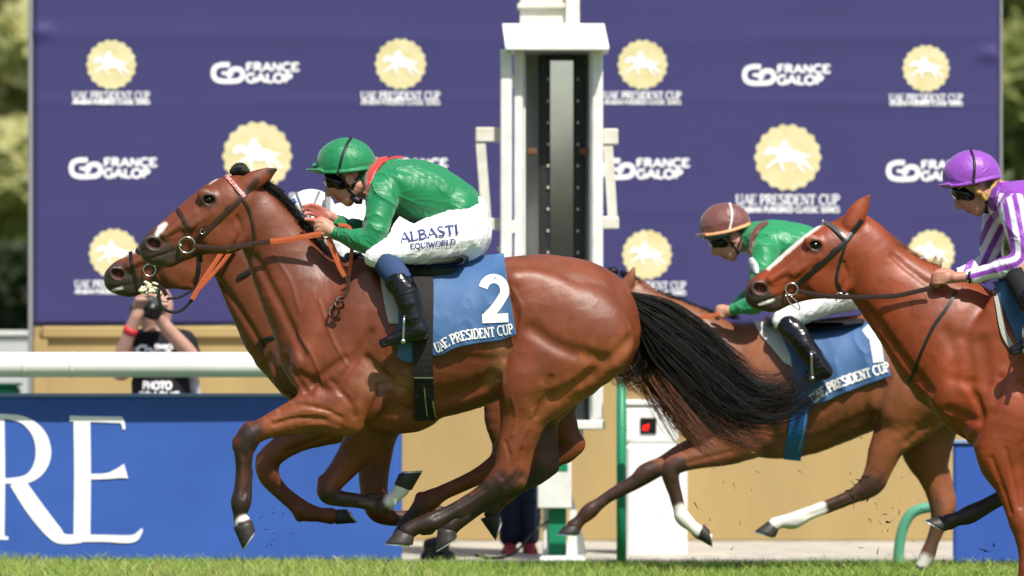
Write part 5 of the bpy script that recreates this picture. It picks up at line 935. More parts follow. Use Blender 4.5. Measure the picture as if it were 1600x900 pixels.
def cloth_mesh(name, v, m, parent, amp=.005, f=11, dirs=(1, 0, 0), st=2.6, seed=0, colf=None, it=1):
    V, F = v.mesh(it); c = colf(V, v.pl) if colf else None; V = wrinkle(V, F, amp, f, dirs, st, seed); return obj(name, V, F, m, parent, col=c)
class Head:
    """rider's head in the leading rider's template, turned and scaled to its place"""
    def __init__(s, pl, cx, cy, k, rot, dy=0): s.pl, s.cx, s.cy, s.k, s.r, s.dy = pl, cx, cy, k, R(rot), dy
    def q(s, x, y): c, n = math.cos(s.r), math.sin(s.r); return (s.cx+s.k*(x*c-y*n), s.cy+s.k*(x*n+y*c))
    def c(s, L): return [(*s.q(p[0], p[1]), p[2]*s.k, p[3] if len(p) > 3 else 1, (p[4]*s.k if len(p) > 4 else 0)+s.dy) for p in L]
    def vol(s, h=.0035): 
        xs, ys = s.cx, s.cy; k = s.k; return Vol(s.pl, xs-72*k, xs+78*k, ys-50*k, ys+75*k, -.17*k+s.dy, .17*k+s.dy, h)
    def skin(s, v):
        e = lambda x, y, dy, rx, ry, rz, a=0, kk=.012, **kw: v.ell(*s.q(x, y), s.dy+dy*s.k, rx*s.k, ry*s.k, rz*s.k, a+math.degrees(s.r), kk, **kw)
        e(2, 8, 0, 36, .076, 34); e(-12, 24, 0, 22, .064, 22)
        v.chain(s.c([(-12, 28, 19, 1.02), (-5, 42, 17.5, 1.02), (2, 53, 11.5, 1.05), (5, 58, 7, 1.2)]), k=.014); v.chain(s.c([(18, 34, 13, 1.1, .035), (10, 52, 7, 1.2, .03), (3, 60, 6, 1.2, .012)]), k=.014); v.chain(s.c([(18, 34, 13, 1.1, -.035), (10, 52, 7, 1.2, -.03), (3, 60, 6, 1.2, -.012)]), k=.014)
        v.chain(s.c([(-24, 26, 4, .9), (-28, 38, 4.4, .85), (-28, 47, 4.8, .95)]), k=.008); v.chain(s.c([(-23, 48.5, 3.2, 1, .011), (-19, 49, 2, 1, .012)]), k=.006); v.chain(s.c([(-23, 48.5, 3.2, 1, -.011), (-19, 49, 2, 1, -.012)]), k=.006)
        v.chain(s.c([(-14.5, 51.2, 2.7, 1, -.018), (-16.8, 52, 3, 1, 0), (-14.5, 51.2, 2.7, 1, .018)]), k=.006); v.chain(s.c([(-10.5, 56, 2.6, 1, -.016), (-12.8, 56.8, 3, 1, 0), (-10.5, 56, 2.6, 1, .016)]), k=.006)
        v.chain(s.c([(-9, 53.8, 1, 1, -.024), (-16.5, 54.4, 1, 1, 0), (-9, 53.8, 1, 1, .024)]), k=.003, sub=True)
        e(-16, 40, .034, 9, .018, 8, kk=.015, sym=True)
        for sg in (-1, 1):      # ears
            v.ell(*s.q(6, 25), s.dy+sg*.076*s.k, 7.5*s.k, .012, 9.5*s.k, -12, .008); v.ell(*s.q(5, 25), s.dy+sg*.090*s.k, 4*s.k, .010, 5.5*s.k, -12, .005, sub=True)
            v.ell(*s.q(-17, 26), s.dy+sg*.050*s.k, 6*s.k, .016, 4.5*s.k, 10, .008, sub=True)
        v.chain(s.c([(22, 24, 23, .95), (48, 40, 24, 1), (80, 48, 30, 1.2)]), k=.02)
    def eyes(s, parent):
        for sg in (-1, 1): x, y = s.q(-16, 26.5); ball('eye', s.pl.p(x, y, s.dy+sg*.045*s.k), .0105*s.k, M_eyew, parent)
    def cap(s, parent, m, brim=-62, peak=None, seed=0, stripes=None, colf=None):
        v = s.vol(.004); e = lambda x, y, dy, rx, ry, rz, a=0, kk=.02: v.ell(*s.q(x, y), s.dy+dy*s.k, rx*s.k, ry*s.k, rz*s.k, a+math.degrees(s.r), kk)
        e(0, 1, 0, 47, .115, 42); a = s.q(-60, 10); b = s.q(60, 4); v.cut_below(a[0], a[1]+1*s.k, b[0], b[1]+1*s.k) if False else v.cut_below(*s.q(-60, 15), *s.q(60, 6))
        v.chain(s.c([(-40, 11, 3, 14), (brim+6, 10, 2.4, 10), (brim, 9.5, 2.2, 5)]), k=.008); v.chain(s.c([(-46, 12.5, 2.6, 1, -.03), (-30, 14, 2.6, 1, -.095), (0, 13, 2.6, 1, -.118), (30, 9, 2.6, 1, -.092), (44, 7, 2.6, 1, -.03)]), k=.005); v.chain(s.c([(-46, 12.5, 2.6, 1, .03), (-30, 14, 2.6, 1, .095), (0, 13, 2.6, 1, .118), (30, 9, 2.6, 1, .092), (44, 7, 2.6, 1, .03)]), k=.005)
        if peak: v.ell(*s.q(-50, 3), s.dy, 3.5*s.k, .02, 5*s.k, 20, .006)
        s.capv = v; return cloth_mesh('cap', v, m, parent, .0014, 15, (0, 0, 1), 2, seed, colf)
    def strap(s, parent, L, wd, m, name, v=None, lift=.002):
        mb = MB(); vv = v or s.capv; ribbon(mb, s.pl, [s.q(*p) for p in L], wd*s.k, lambda a, b: vv.surf(a, b), .003, 6, lift); return mb.build(name, m, parent, True)
    def goggles(s, parent, m, frame=None):
        v = s.vol(.004); v.ell(*s.q(-15, 29), s.dy, 21*s.k, .090*s.k, 12.5*s.k, 28+math.degrees(s.r), .004); v.ell(*s.q(-20, 24), s.dy+.0, 16*s.k, .078*s.k, 14*s.k, 10+math.degrees(s.r), .01); v.chain(s.c([(-26, 33, 5, 2, -.035), (-26, 31, 5, 2, .035)]), k=.01)
        V, F = v.mesh(); return obj('goggles', V, F, m, parent)
M_eyew = mat('eye_white', (.5, .48, .45), .2, .5)
def finger(v, pts, r, dy0): v.chain([(p[0], p[1], r*(1-.07*i), 1, p[2]) for i, p in enumerate(pts)], k=.004)
def person(pl, px, label, group=None, cat='person'): return root('person', (float(pl.x(px)), pl.y, 0), label, cat, group)
def boot(pl, parent, pts, foot, m=None):
    v = Vol(pl, min(p[0] for p in pts+foot)-30, max(p[0] for p in pts+foot)+35, min(p[1] for p in pts)-12, max(p[1] for p in foot)+22, min(p[4] for p in pts+foot)-.09, max(p[4] for p in pts+foot)+.09, .0045)
    v.chain(pts, k=.012); v.chain(foot, k=.02); q = foot; v.chain([(p[0]+1, p[1]+p[2]*.72, 3.2, 2.6, p[4]) for p in q], k=.004); v.chain([(foot[0][0]+2, foot[0][1]+8, 5.5, 1.5, foot[0][4])], k=.004)
    return cloth_mesh('boot', v, m or M_boot, parent, .0035, 15, (1, 0, .3), 1.5, 3), v
# ================================================= rider of number 2
pl = P0; J0 = person(pl, 660, 'jockey in shiny green silks with red collar and green cap, riding horse number 2')
H = Head(pl, 541, 256, 1.0, 0)
ARM_N = [(598, 306, 26, .9, -.17), (594, 335, 23, .9, -.215), (588, 362, 20, .9, -.235), (578, 376, 18, .95, -.235), (552, 373, 14.5, .95, -.20), (526, 365, 10.5, 1, -.165)]
ARM_F = [(608, 300, 25, .9, .17), (600, 335, 20, .9, .20), (585, 356, 16, .9, .19), (556, 355, 12, .9, .12), (534, 350, 10, 1, .03), (524, 344, 9, 1, -.02)]
TOR = [(603, 288, 34, 1.85), (628, 292, 42, 1.65), (660, 302, 48, 1.3), (692, 314, 44, 1.2), (722, 330, 36, 1.35)]
def legs(side): s_ = side; return [(722, 366, 42, 1.05, s_*.10), (690, 374, 39, .9, s_*.14), (650, 383, 31, .85, s_*.20), (608, 393, 21, .9, s_*.245), (596, 397, 19, .95, s_*.25)]
def shin(side): s_ = side; return [(598, 398, 19, .9, s_*.25), (611, 418, 20.5, .9, s_*.27), (627, 440, 19.5, .9, s_*.30), (640, 470, 17, .9, s_*.325), (650, 500, 14, .9, s_*.335)]
v = Vol(pl, 462, 790, 205, 560, -.42, .42, .0046)
H.skin(v)
v.chain([(*p[:2], p[2]*.82, *p[3:]) for p in TOR], k=.02); v.chain([(*p[:2], p[2]*.8, *p[3:]) for p in ARM_N[:-1]]+[(526, 365, 9.5, 1, -.165), (519, 362, 10, 1.1, -.16)], k=.02); v.chain([(*p[:2], p[2]*.8, *p[3:]) for p in ARM_F[:-1]]+[(524, 344, 8.5, 1, -.02), (514, 338, 8.5, 1, -.05)], k=.02)
for sd_ in (-1, 1): v.chain([(*p[:2], p[2]*.85, *p[3:]) for p in legs(sd_)], k=.02); v.chain([(*p[:2], p[2]*.8, *p[3:]) for p in shin(sd_)], k=.02); v.chain([(654, 512, 12, 1, sd_*.335), (634, 525, 9, 1, sd_*.335), (606, 534, 6, 1, sd_*.335)], k=.02)
v.ell(727, 362, 0, 38, .16, 42, 0, .03)
# near hand: a fist round the rein, back of the hand to the camera
v.ell(512, 357, -.162, 12.5, .021, 10, 22, .012); v.ell(507, 354, -.155, 9, .02, 10, 40, .01)
for i, (kx, ky) in enumerate(((502, 347), (499.5, 353), (500.5, 359.5), (504, 365.5))):
    finger(v, [(kx+8, ky+1, -.163), (kx, ky, -.166), (kx-5, ky+4, -.152), (kx-3.5, ky+8, -.132), (kx+2.5, ky+8, -.126)], (4.1, 4.3, 4.1, 3.6)[i], 0)
v.chain([(518, 351, 5, 1, -.15), (509, 345, 4.4, 1, -.140), (501, 345, 4, 1, -.135), (496, 349, 3.4, 1, -.135)], k=.005)
# far hand: open, palm this way, fingers spread up and forward
v.ell(504, 336, -.055, 12.5, .016, 11, 35, .010)
for pts, r in (([(508, 330), (500, 324), (492, 320.5), (486, 320)], 3.7), ([(502, 330), (492, 324), (483, 322), (476.5, 323)], 3.9), ([(498, 333), (487, 328), (479, 327), (473.5, 328.5)], 3.7), ([(497, 338), (488, 334.5), (482, 334), (477.5, 335)], 3.3)): finger(v, [(p[0], p[1], -.058-.004*i) for i, p in enumerate(pts)], r, 0)
v.chain([(504, 343, 5, 1, -.062), (496, 345.5, 4.3, 1, -.075), (487, 344, 3.9, 1, -.085), (479, 343, 3.3, 1, -.09)], k=.006)
V, F = v.mesh(); obj('body', V, F, M_skin, J0, col=paint(V, pl, SKIN, [(LIP, [(525, 308, 2.5), (531, 311.5, 2.5)], 5), ((.42, .12, .09), [(478, 324, 7), (500, 334, 14), (484, 344, 5)], 8, -.12, .0), ((.45, .20, .14), [(524, 300, 6)], 8), ((.07, .04, .03), [(568, 268, 10), (580, 272, 10)], 10), ((.34, .16, .11), [(552, 322, 4), (560, 305, 6)], 14)])); H.eyes(J0)
SKV = v
# jacket
v = Vol(pl, 505, 775, 228, 412, -.40, .40, .0037)
v.chain(TOR, k=.03); v.chain(ARM_N, k=.022); v.chain(ARM_F, k=.02); v.chain([(582, 278, 25, 1.1), (600, 284, 33, 1.4)], k=.02); v.ell(720, 328, 0, 30, .165, 36, 15, .03)
v.chain([(533, 367, 11, 1, -.175), (527, 365.5, 11.2, 1, -.168)], k=.004)
v.cut_below(600, 470, 760, 318) if False else None
cloth_mesh('jacket', v, M_green, J0, .0105, 12, (.75, 0, -.55), 3.2, 2, it=0)
JV = v
cv = Vol(pl, 560, 640, 235, 345, -.2, .2, .004); cv.chain([(577, 276, 26.5, 1.1), (583, 279, 28.5, 1.15)], k=.01); cv.ell(574, 275, 0, 17, .075, 24, 30, .01, sub=True); Vc, Fc = cv.mesh(); obj('inner_collar', Vc, Fc, silk('dark_green_silk', (.004, .10, .03)), J0)
mb = MB(); ribbon(mb, pl, [(606, 247, 7), (592, 254, 13), (581, 270, 14), (574, 290, 11), (571, 304, 7)], 12, lambda a, b: JV.surf(a, b, blur=14), .006, 8, .006); mb.build('collar', M_collar, J0, True)
mb = MB(); ribbon(mb, pl, [(629, 246), (618, 246), (608, 249)], 4, lambda a, b: JV.surf(a, b, blur=14), .006, 8, .001); mb.build('collar_edge', M_collar, J0, True)
mb = MB(); ribbon(mb, pl, [(531, 357), (529.5, 366), (531, 377)], 4, lambda a, b: JV.surf(a, b), .003, 8, .003); mb.build('cuff_band', silk('cuff_green', (.01, .12, .05)), J0, True)
# breeches
v = Vol(pl, 570, 785, 305, 425, -.40, .40, .0046)
for sd_ in (-1, 1): v.chain(legs(sd_), k=.03); v.chain([(591, 401, 18, .95, sd_*.25), (588, 402, 17, 1, sd_*.25)], k=.01)
v.ell(727, 362, 0, 42, .185, 46, 0, .04); v.chain([(732, 330, 30, 1.5), (722, 338, 32, 1.6)], k=.03)
cloth_mesh('breeches', v, M_whites, J0, .0050, 17, (.45, 0, .9), 3.2, 9); BV = v
by = lambda a, b: BV.surf(a, b, blur=1)
M_navy = mat('navy_print', (.03, .045, .20), .6, .2)
bo = J0
textpart('ALBASTI', pl, [(628, 380), (660, 375), (690, 370), (719, 366)], 15, by, bo, M_navy, 'lettering', True, .19, .10, .0045); textpart('EQUIWORLD', pl, [(643, 390.5), (670, 388), (695, 385), (714, 382.5)], 8.5, by, bo, M_navy, 'lettering', True, .19, .12, .0045)
for sd_ in (-1, 1):
    v = Vol(pl, 570, 660, 385, 460, -.42, .42, .0045); v.chain(shin(sd_)[:4], k=.01); v.cut_below(600, 447, 655, 428); cloth_mesh('gaiter', v, M_sock, J0, .0012, 20, (1, 0, 0), 2, 1)
    o, BTV = boot(pl, J0, [(624, 440, 20.5, .92, sd_*.30), (634, 455, 20, .92, sd_*.315), (641, 475, 18.5, .9, sd_*.328), (648, 498, 16.5, .9, sd_*.335), (654, 512, 15.5, .95, sd_*.335)], [(659, 518, 14, 1, sd_*.335), (640, 522, 12, 1, sd_*.336), (618, 529, 9.5, 1, sd_*.337), (600, 535, 6.5, 1.15, sd_*.337)])
    if sd_ == -1: mb = MB(); ribbon(mb, pl, [(617, 465), (635, 458), (652, 452)], 2.2, lambda a, b: BTV.surf(a, b), .004, 6, .002); mb.build('boot_strap', M_strap, o, True)
# stirrup of the leading horse
def stirrup(pl, parent, top, L, bot, dy, w_=.055):
    mb = MB(); c = pl.p(*top, dy); P = []
    for sg in (-1, 1): P = [pl.p(top[0], top[1], dy), pl.p(top[0]+(L[0]-top[0])*.5, top[1]+(L[1]-top[1])*.35, dy+sg*w_), pl.p(L[0], L[1], dy+sg*w_*1.05), pl.p(bot[0], bot[1], dy+sg*w_)]; mb.tube(spline(np.array(P), 6), .006, 8)
    mb.tube([pl.p(bot[0], bot[1], dy-w_-.008), pl.p(bot[0], bot[1], dy+w_+.008)], .012, 10); o = mb.build('stirrup', M_stl, parent, True); return o
stirrup(P0, h0, (634, 490), (633, 512), (632, 533), -.337); stirrup(P0, h0, (634, 490), (633, 512), (632, 533), .337)
H.cap(J0, M_green, -61, True, 5); H.goggles(J0, M_lens)
H.strap(J0, [(8, -41), (1, -28), (-5, -12), (-9, 4), (-12, 14)], 4.2, M_strap, 'cap_band')
hv = H.vol(.004); H.skin(hv)
H.strap(J0, [(-10, 17), (-2, 30), (4, 40), (11, 48), (18, 57), (24, 61)], 5.5, M_strap, 'chin_strap', hv, .006); H.strap(J0, [(36, 11), (22, 19), (14, 30), (9, 40)], 4, M_strap, 'chin_strap', hv, .006)
mb = MB(); mb.tube([pl.p(*H.q(8, 50), -.05), pl.p(*H.q(18, 58), -.055), pl.p(*H.q(25, 59), -.05)], [.012, .017, .013], 10); mb.build('chin_cup', M_strap, J0, True)

# ================================================= rider in white on the second horse
pl = PW_; J1 = person(pl, 560, 'jockey in white silks and white cap, crouched low behind the green rider'); H = Head(pl, 484, 331, .86, -16, 0)
v = Vol(pl, 430, 720, 290, 560, -.40, .40, .006); H.skin(v)
T_ = [(534, 352, 34, 1.7), (575, 352, 40, 1.5), (620, 360, 38, 1.3), (655, 372, 34, 1.4)]
v.chain([(*p[:2], p[2]*.8, p[3]) for p in T_], k=.02)
AN = [(530, 362, 22, .9, -.18), (524, 386, 18, .9, -.20), (508, 394, 14, .9, -.17), (484, 392, 10, 1, -.12)]
v.chain([(*p[:2], p[2]*.85, *p[3:]) for p in AN]+[(474, 390, 10, 1, -.11)], k=.015)
for i in range(4): finger(v, [(474, 384+i*5, -.115), (466, 385+i*5, -.115), (464, 390+i*4, -.10), (470, 392+i*4, -.09)], 4, 0)
V, F = v.mesh(); obj('body', V, F, M_skin, J1, col=paint(V, pl, SKIN, []))
v = Vol(pl, 470, 720, 300, 425, -.40, .40, .006); v.chain(T_, k=.03); v.chain(AN, k=.02); v.chain([(p[0], p[1], p[2], p[3], -p[4]) for p in AN], k=.02); cloth_mesh('jacket', v, M_wsilk, J1, .006, 15, (1, 0, -.4), 2.4, 4)
v = Vol(pl, 530, 730, 340, 440, -.40, .40, .006)
for sd_ in (-1, 1): v.chain([(660, 384, 36, 1, sd_*.11), (610, 392, 26, .9, sd_*.2), (560, 398, 19, .9, sd_*.25), (548, 402, 17, .9, sd_*.25)], k=.03)
cloth_mesh('breeches', v, M_whites, J1, .005, 9, (.45, 0, .9), 3, 5)
for sd_ in (-1, 1): boot(pl, J1, [(556, 408, 19, .9, sd_*.27), (585, 455, 18, .9, sd_*.31), (605, 495, 15, .9, sd_*.33)], [(614, 510, 13, 1, sd_*.33), (590, 516, 11, 1, sd_*.33), (560, 524, 7, 1, sd_*.33)])
H.cap(J1, mat('white_cap', (.76, .77, .80), .4, .4), -50, False, 6); H.goggles(J1, M_lens)
G_ = mat('grey_band', (.16, .16, .17), .5); H.strap(J1, [(-14, -40), (-11, -18), (-6, 12)], 4, G_, 'cap_band'); H.strap(J1, [(28, -31), (12, -10), (-2, 12)], 4.5, G_, 'cap_band'); H.strap(J1, [(-40, -18), (-30, -24), (-18, -28)], 10, mat('pale_blue_patch', (.08, .17, .42), .5), 'cap_patch')
mb = MB(); a = pl.p(513, 316, -.10); mb.box(a[0]-.014, a[0]+.014, a[1]-.02, a[1]+.02, a[2]-.045, a[2]+.045, .006); mb.build('goggle_clip', mat('grey_clip', (.35, .35, .36), .35), J1)

# ================================================= rider of number 1
pl = P3; J2 = person(pl, 1240, 'jockey in green silks with a brown cap and orange band, riding horse number 1'); H = Head(pl, 1133, 352, .865, -9, 0)
TOR = [(1188, 375, 28, 1.85), (1215, 382, 37, 1.6), (1250, 392, 42, 1.35), (1285, 408, 40, 1.25), (1315, 425, 34, 1.3)]
AN = [(1192, 398, 23, .9, -.18), (1190, 430, 20, .9, -.22), (1186, 462, 17, .9, -.23), (1176, 476, 14, .95, -.22), (1158, 480, 12, .95, -.19), (1143, 484, 9, 1, -.17)]
AF = [(1196, 396, 22, .9, .17), (1188, 430, 17, .9, .19), (1178, 458, 13, .9, .17), (1150, 478, 9, 1, .02)]
v = Vol(pl, 1080, 1360, 310, 600, -.42, .42, .0055); H.skin(v); v.chain([(*p[:2], p[2]*.8, p[3]) for p in TOR], k=.02)
v.chain([(*p[:2], p[2]*.82, *p[3:]) for p in AN[:-1]]+[(1143, 484, 8, 1, -.17), (1136, 486, 8.5, 1, -.165)], k=.015); v.chain([(*p[:2], p[2]*.82, *p[3:]) for p in AF], k=.015)
v.ell(1131, 487, -.165, 11, .018, 8.5, 10, .01)
for i in range(4): finger(v, [(1130, 481+i*4.2, -.17), (1122, 482+i*4.2, -.172), (1117.5, 486+i*3.6, -.158), (1121, 489.5+i*3, -.14)], 3.3, 0)
v.chain([(1136, 482, 4, 1, -.15), (1128, 479, 3.6, 1, -.14), (1120, 480, 3, 1, -.135)], k=.005)
for sd_ in (-1, 1): v.chain([(1318, 450, 28, 1.05, sd_*.10), (1290, 462, 25, .9, sd_*.15), (1250, 482, 19, .88, sd_*.22), (1226, 497, 14, .9, sd_*.25), (1245, 530, 13, .9, sd_*.305), (1276, 570, 9, .9, sd_*.335)], k=.015)
V, F = v.mesh(); obj('body', V, F, M_skin, J2, col=paint(V, pl, SKIN, [(LIP, [(1133, 404, 2.2), (1137, 406, 2.2)], 4), ((.08, .045, .03), [(1158, 360, 8), (1168, 364, 8)], 8)])); H.eyes(J2)
v = Vol(pl, 1130, 1365, 325, 500, -.42, .42, .005); v.chain(TOR, k=.03); v.chain(AN, k=.022); v.chain(AF, k=.02); v.chain([(1170, 372, 20, 1.1), (1184, 376, 26, 1.5)], k=.02); cloth_mesh('jacket', v, silk('pale_green_silk', (.010, .24, .085)), J2, .007, 13, (.8, 0, -.5), 3.4, 12); JV2 = v
mb = MB(); ribbon(mb, pl, [(1199, 347, 5), (1186, 354, 9), (1176, 368, 9), (1171, 384, 7), (1170, 398, 5)], 9, lambda a, b: JV2.surf(a, b, blur=12), .006, 8, .006); mb.build('collar', silk('brown_silk', (.13, .035, .028)), J2, True)
mb = MB(); ribbon(mb, pl, [(1170, 404, 6), (1174, 412, 11), (1178, 422, 10), (1180, 428, 5)], 10, lambda a, b: JV2.surf(a, b), .004, 8, .001); mb.build('sleeve_patch', M_wsilk, J2, True)
v = Vol(pl, 1195, 1370, 400, 530, -.42, .42, .0055)
for sd_ in (-1, 1): v.chain([(1318, 450, 36, 1.05, sd_*.10), (1290, 462, 31, .9, sd_*.15), (1250, 482, 24, .88, sd_*.22), (1226, 497, 18, .9, sd_*.25), (1220, 502, 16, .95, sd_*.255)], k=.03)
v.ell(1320, 445, 0, 38, .17, 40, 0, .04); cloth_mesh('breeches', v, M_whites, J2, .005, 16, (.45, 0, .9), 3, 15)
for sd_ in (-1, 1): boot(pl, J2, [(1226, 506, 17.5, .9, sd_*.265), (1245, 528, 18, .9, sd_*.30), (1262, 552, 16, .9, sd_*.325), (1276, 570, 13.5, .95, sd_*.335)], [(1284, 580, 12.5, 1, sd_*.335), (1272, 583, 11, 1, sd_*.335), (1256, 588, 7.5, 1, sd_*.335)])
M_brn = silk('brown_cap_silk', (.17, .06, .05)); H.cap(J2, M_brn, -54, False, 16); H.goggles(J2, M_lens)
mb = MB(); ribbon(mb, pl, [H.q(-40, 12), H.q(-20, 13), H.q(5, 12), H.q(30, 8), H.q(45, 4)], 5, lambda a, b: H.capv.surf(a, b), .004, 6, .003); mb.build('orange_band', mat('orange_elastic', (.75, .36, .16), .6), J2, True)
H.strap(J2, [(14, -39), (15, -22), (11, -4), (5, 10)], 3.6, mat('white_elastic', (.7, .7, .7), .5), 'cap_band'); hv = H.vol(.005); H.skin(hv); H.strap(J2, [(-2, 17), (4, 30), (11, 45), (16, 55)], 5, M_strap, 'chin_strap', hv, .006); H.strap(J2, [(28, 12), (24, 28), (16, 42)], 3.5, M_strap, 'chin_strap', hv, .006)
H.strap(J2, [(-42, 14), (-30, 18), (-14, 18), (2, 15)], 11, mat('blue_lens', (.008, .03, .045), .08, .6, coat=1), 'spare_goggles', H.capv, .004)
stirrup(P3, h2, (1262, 545), (1263, 565), (1264, 590), -.335); stirrup(P3, h2, (1262, 545), (1263, 565), (1264, 590), .335)

# ================================================= rider in purple and white stripes
pl = P4; J3 = person(pl, 1640, 'jockey in purple and white striped silks with a purple cap, at the right edge'); H = Head(pl, 1518, 274, .97, -7, 0)
TOR = [(1584, 320, 36, 1.8), (1612, 326, 46, 1.55), (1650, 338, 50, 1.3), (1688, 352, 46, 1.2), (1716, 368, 38, 1.3)]
AN = [(1584, 332, 26, .9, -.18), (1590, 368, 22, .9, -.22), (1592, 398, 19.5, .9, -.235), (1582, 413, 18, .95, -.235), (1552, 422, 14.5, .95, -.20), (1522, 430, 11.5, 1, -.175), (1512, 433, 10.5, 1, -.168)]
AF = [(1560, 345, 22, .9, .15), (1552, 380, 18, .9, .17), (1548, 405, 15, .9, .15), (1500, 430, 10, 1, .02)]
v = Vol(pl, 1440, 1770, 225, 570, -.42, .42, .005); H.skin(v); v.chain([(*p[:2], p[2]*.8, p[3]) for p in TOR], k=.02); v.chain([(*p[:2], p[2]*.82, *p[3:]) for p in AN[:-2]]+[(1518, 431, 9, 1, -.17), (1500, 433, 8.3, 1, -.168), (1488, 434, 9, 1.1, -.165)], k=.015); v.chain([(*p[:2], p[2]*.82, *p[3:]) for p in AF], k=.015)
v.ell(1476, 434, -.163, 13.5, .02, 10, 4, .01)
for i in range(4): finger(v, [(1472, 426+i*5, -.168), (1461, 427+i*5.2, -.170), (1455, 431+i*4.4, -.156), (1458, 436+i*3.6, -.136), (1464, 436+i*3.6, -.13)], (4.2, 4.3, 4.1, 3.6)[i], 0)
v.chain([(1484, 427, 5, 1, -.15), (1474, 423, 4.4, 1, -.14), (1464, 424, 3.9, 1, -.134), (1458, 428, 3.3, 1, -.134)], k=.005)
for sd_ in (-1, 1): v.chain([(1700, 404, 38, 1, sd_*.14), (1610, 425, 22, .9, sd_*.245), (1585, 436, 18, .9, sd_*.25), (1604, 480, 15, .9, sd_*.31), (1620, 530, 11, .9, sd_*.335)], k=.02)
V, F = v.mesh(); obj('body', V, F, M_skin, J3, col=paint(V, pl, (.46, .21, .15), [(LIP, [(1508, 329, 2.3), (1512, 332, 2.3)], 4), ((.08, .045, .03), [(1543, 290, 8)], 8)])); H.eyes(J3)
PUR, WSK = (.25, .045, .42), (.74, .74, .80)
def stripes(V, pl):
    px = 800+V[:, 0]*pl.s; py = HOR-(V[:, 2]-CAMZ)*pl.s; A = np.array([(p[0], p[1]) for p in spline(np.array(AN, float)[:, :2], 6)]); d = np.full(len(V), 1e9); sg = np.zeros(len(V))
    for i in range(len(A)-1):
        t_ = A[i+1]-A[i]; L = np.hypot(*t_)+1e-9; n = np.array([-t_[1], t_[0]])/L; u = np.clip(((px-A[i, 0])*t_[0]+(py-A[i, 1])*t_[1])/L**2, 0, 1); ds = np.hypot(px-A[i, 0]-u*t_[0], py-A[i, 1]-u*t_[1]); s_ = (px-A[i, 0])*n[0]+(py-A[i, 1])*n[1]; m = ds < d; d = np.where(m, ds, d); sg = np.where(m, s_, sg)
    arm = (V[:, 1]-pl.y < -.12) & (d < 27); band = np.where(arm, ((sg+41)/8.2), ((px*.9+py*.45-1000)/10)); w_ = np.clip(.5+(np.abs((band % 2)-1)-.5)*5, 0, 1)
    yoke = (~arm) & (px > 1545) & (py < 302+(px-1560)*.15); w_ = w_*(~yoke)
    return w_[:, None]*np.array(WSK)+(1-w_[:, None])*np.array(PUR)
v = Vol(pl, 1495, 1770, 262, 450, -.42, .42, .0042); v.chain(TOR, k=.03); v.chain(AN, k=.022); v.chain(AF, k=.02); v.chain([(1556, 308, 24, 1.1), (1574, 314, 30, 1.4)], k=.02); cloth_mesh('jacket', v, M_purple, J3, .006, 13, (.5, 0, -.8), 3.4, 22, stripes); JV3 = v
mb = MB(); ribbon(mb, pl, [(1562, 285, 8), (1553, 298, 14), (1549, 312, 14), (1549, 330, 9)], 12, lambda a, b: JV3.surf(a, b, blur=12), .008, 8, .005); mb.build('collar', silk('purple_silk', (.15, .025, .27)), J3, True)
mb = MB(); ribbon(mb, pl, [(1511, 423), (1510, 432), (1512, 443)], 4, lambda a, b: JV3.surf(a, b), .003, 8, .003); mb.build('cuff_band', M_strap, J3, True)
v = Vol(pl, 1560, 1780, 350, 470, -.42, .42, .0055)
for sd_ in (-1, 1): v.chain([(1706, 404, 42, 1.05, sd_*.10), (1672, 411, 38, .9, sd_*.15), (1634, 418, 29, .88, sd_*.21), (1610, 424, 22, .9, sd_*.235)], k=.03)
v.ell(1710, 402, 0, 44, .185, 46, 0, .04); cloth_mesh('breeches', v, M_whites, J3, .005, 16, (.45, 0, .9), 3, 25)
for sd_ in (-1, 1):
    v = Vol(pl, 1545, 1660, 395, 500, -.44, .44, .005); v.chain([(1612, 424, 22.5, .92, sd_*.236), (1588, 434, 21.5, .92, sd_*.25), (1594, 452, 20.5, .9, sd_*.275), (1604, 476, 18.5, .9, sd_*.31)], k=.015); cloth_mesh('gaiter', v, mat('black_gaiter', (.02, .02, .024), .8, .2), J3, .002, 14, (1, 0, 0), 2, 1)
    boot(pl, J3, [(1602, 466, 20, .92, sd_*.30), (1612, 492, 18, .9, sd_*.325), (1618, 516, 15.5, .92, sd_*.335)], [(1624, 528, 14, 1, sd_*.335), (1606, 533, 12, 1, sd_*.335), (1588, 541, 9.5, 1, sd_*.335), (1574, 547, 6.5, 1.1, sd_*.335)])
stirrup(P4, h3, (1594, 505), (1592, 522), (1592, 548), -.335); stirrup(P4, h3, (1594, 505), (1592, 522), (1592, 548), .335)
H.cap(J3, silk('purple_cap_silk', (.25, .055, .42)), -53, False, 26); H.goggles(J3, M_lens); H.strap(J3, [(3, -41), (5, -24), (3, -6), (-1, 12)], 4.2, M_strap, 'cap_band')
hv = H.vol(.004); H.skin(hv); TANW = mat('tan_webbing', (.50, .30, .09), .8, .2, bump=.2, bscale=90)
H.strap(J3, [(-2, 17), (5, 27), (12, 36), (17, 43)], 8, TANW, 'chin_strap', hv, .006); H.strap(J3, [(38, 10), (31, 22), (23, 36), (17, 44)], 7, TANW, 'chin_strap', hv, .006); H.strap(J3, [(17, 42), (20, 52), (15, 64)], 8, M_strap, 'chin_strap', hv, .006)
H.strap(J3, [(-38, 26), (-25, 19), (-8, 13)], 2.2, TANW, 'goggle_band', hv, .016)

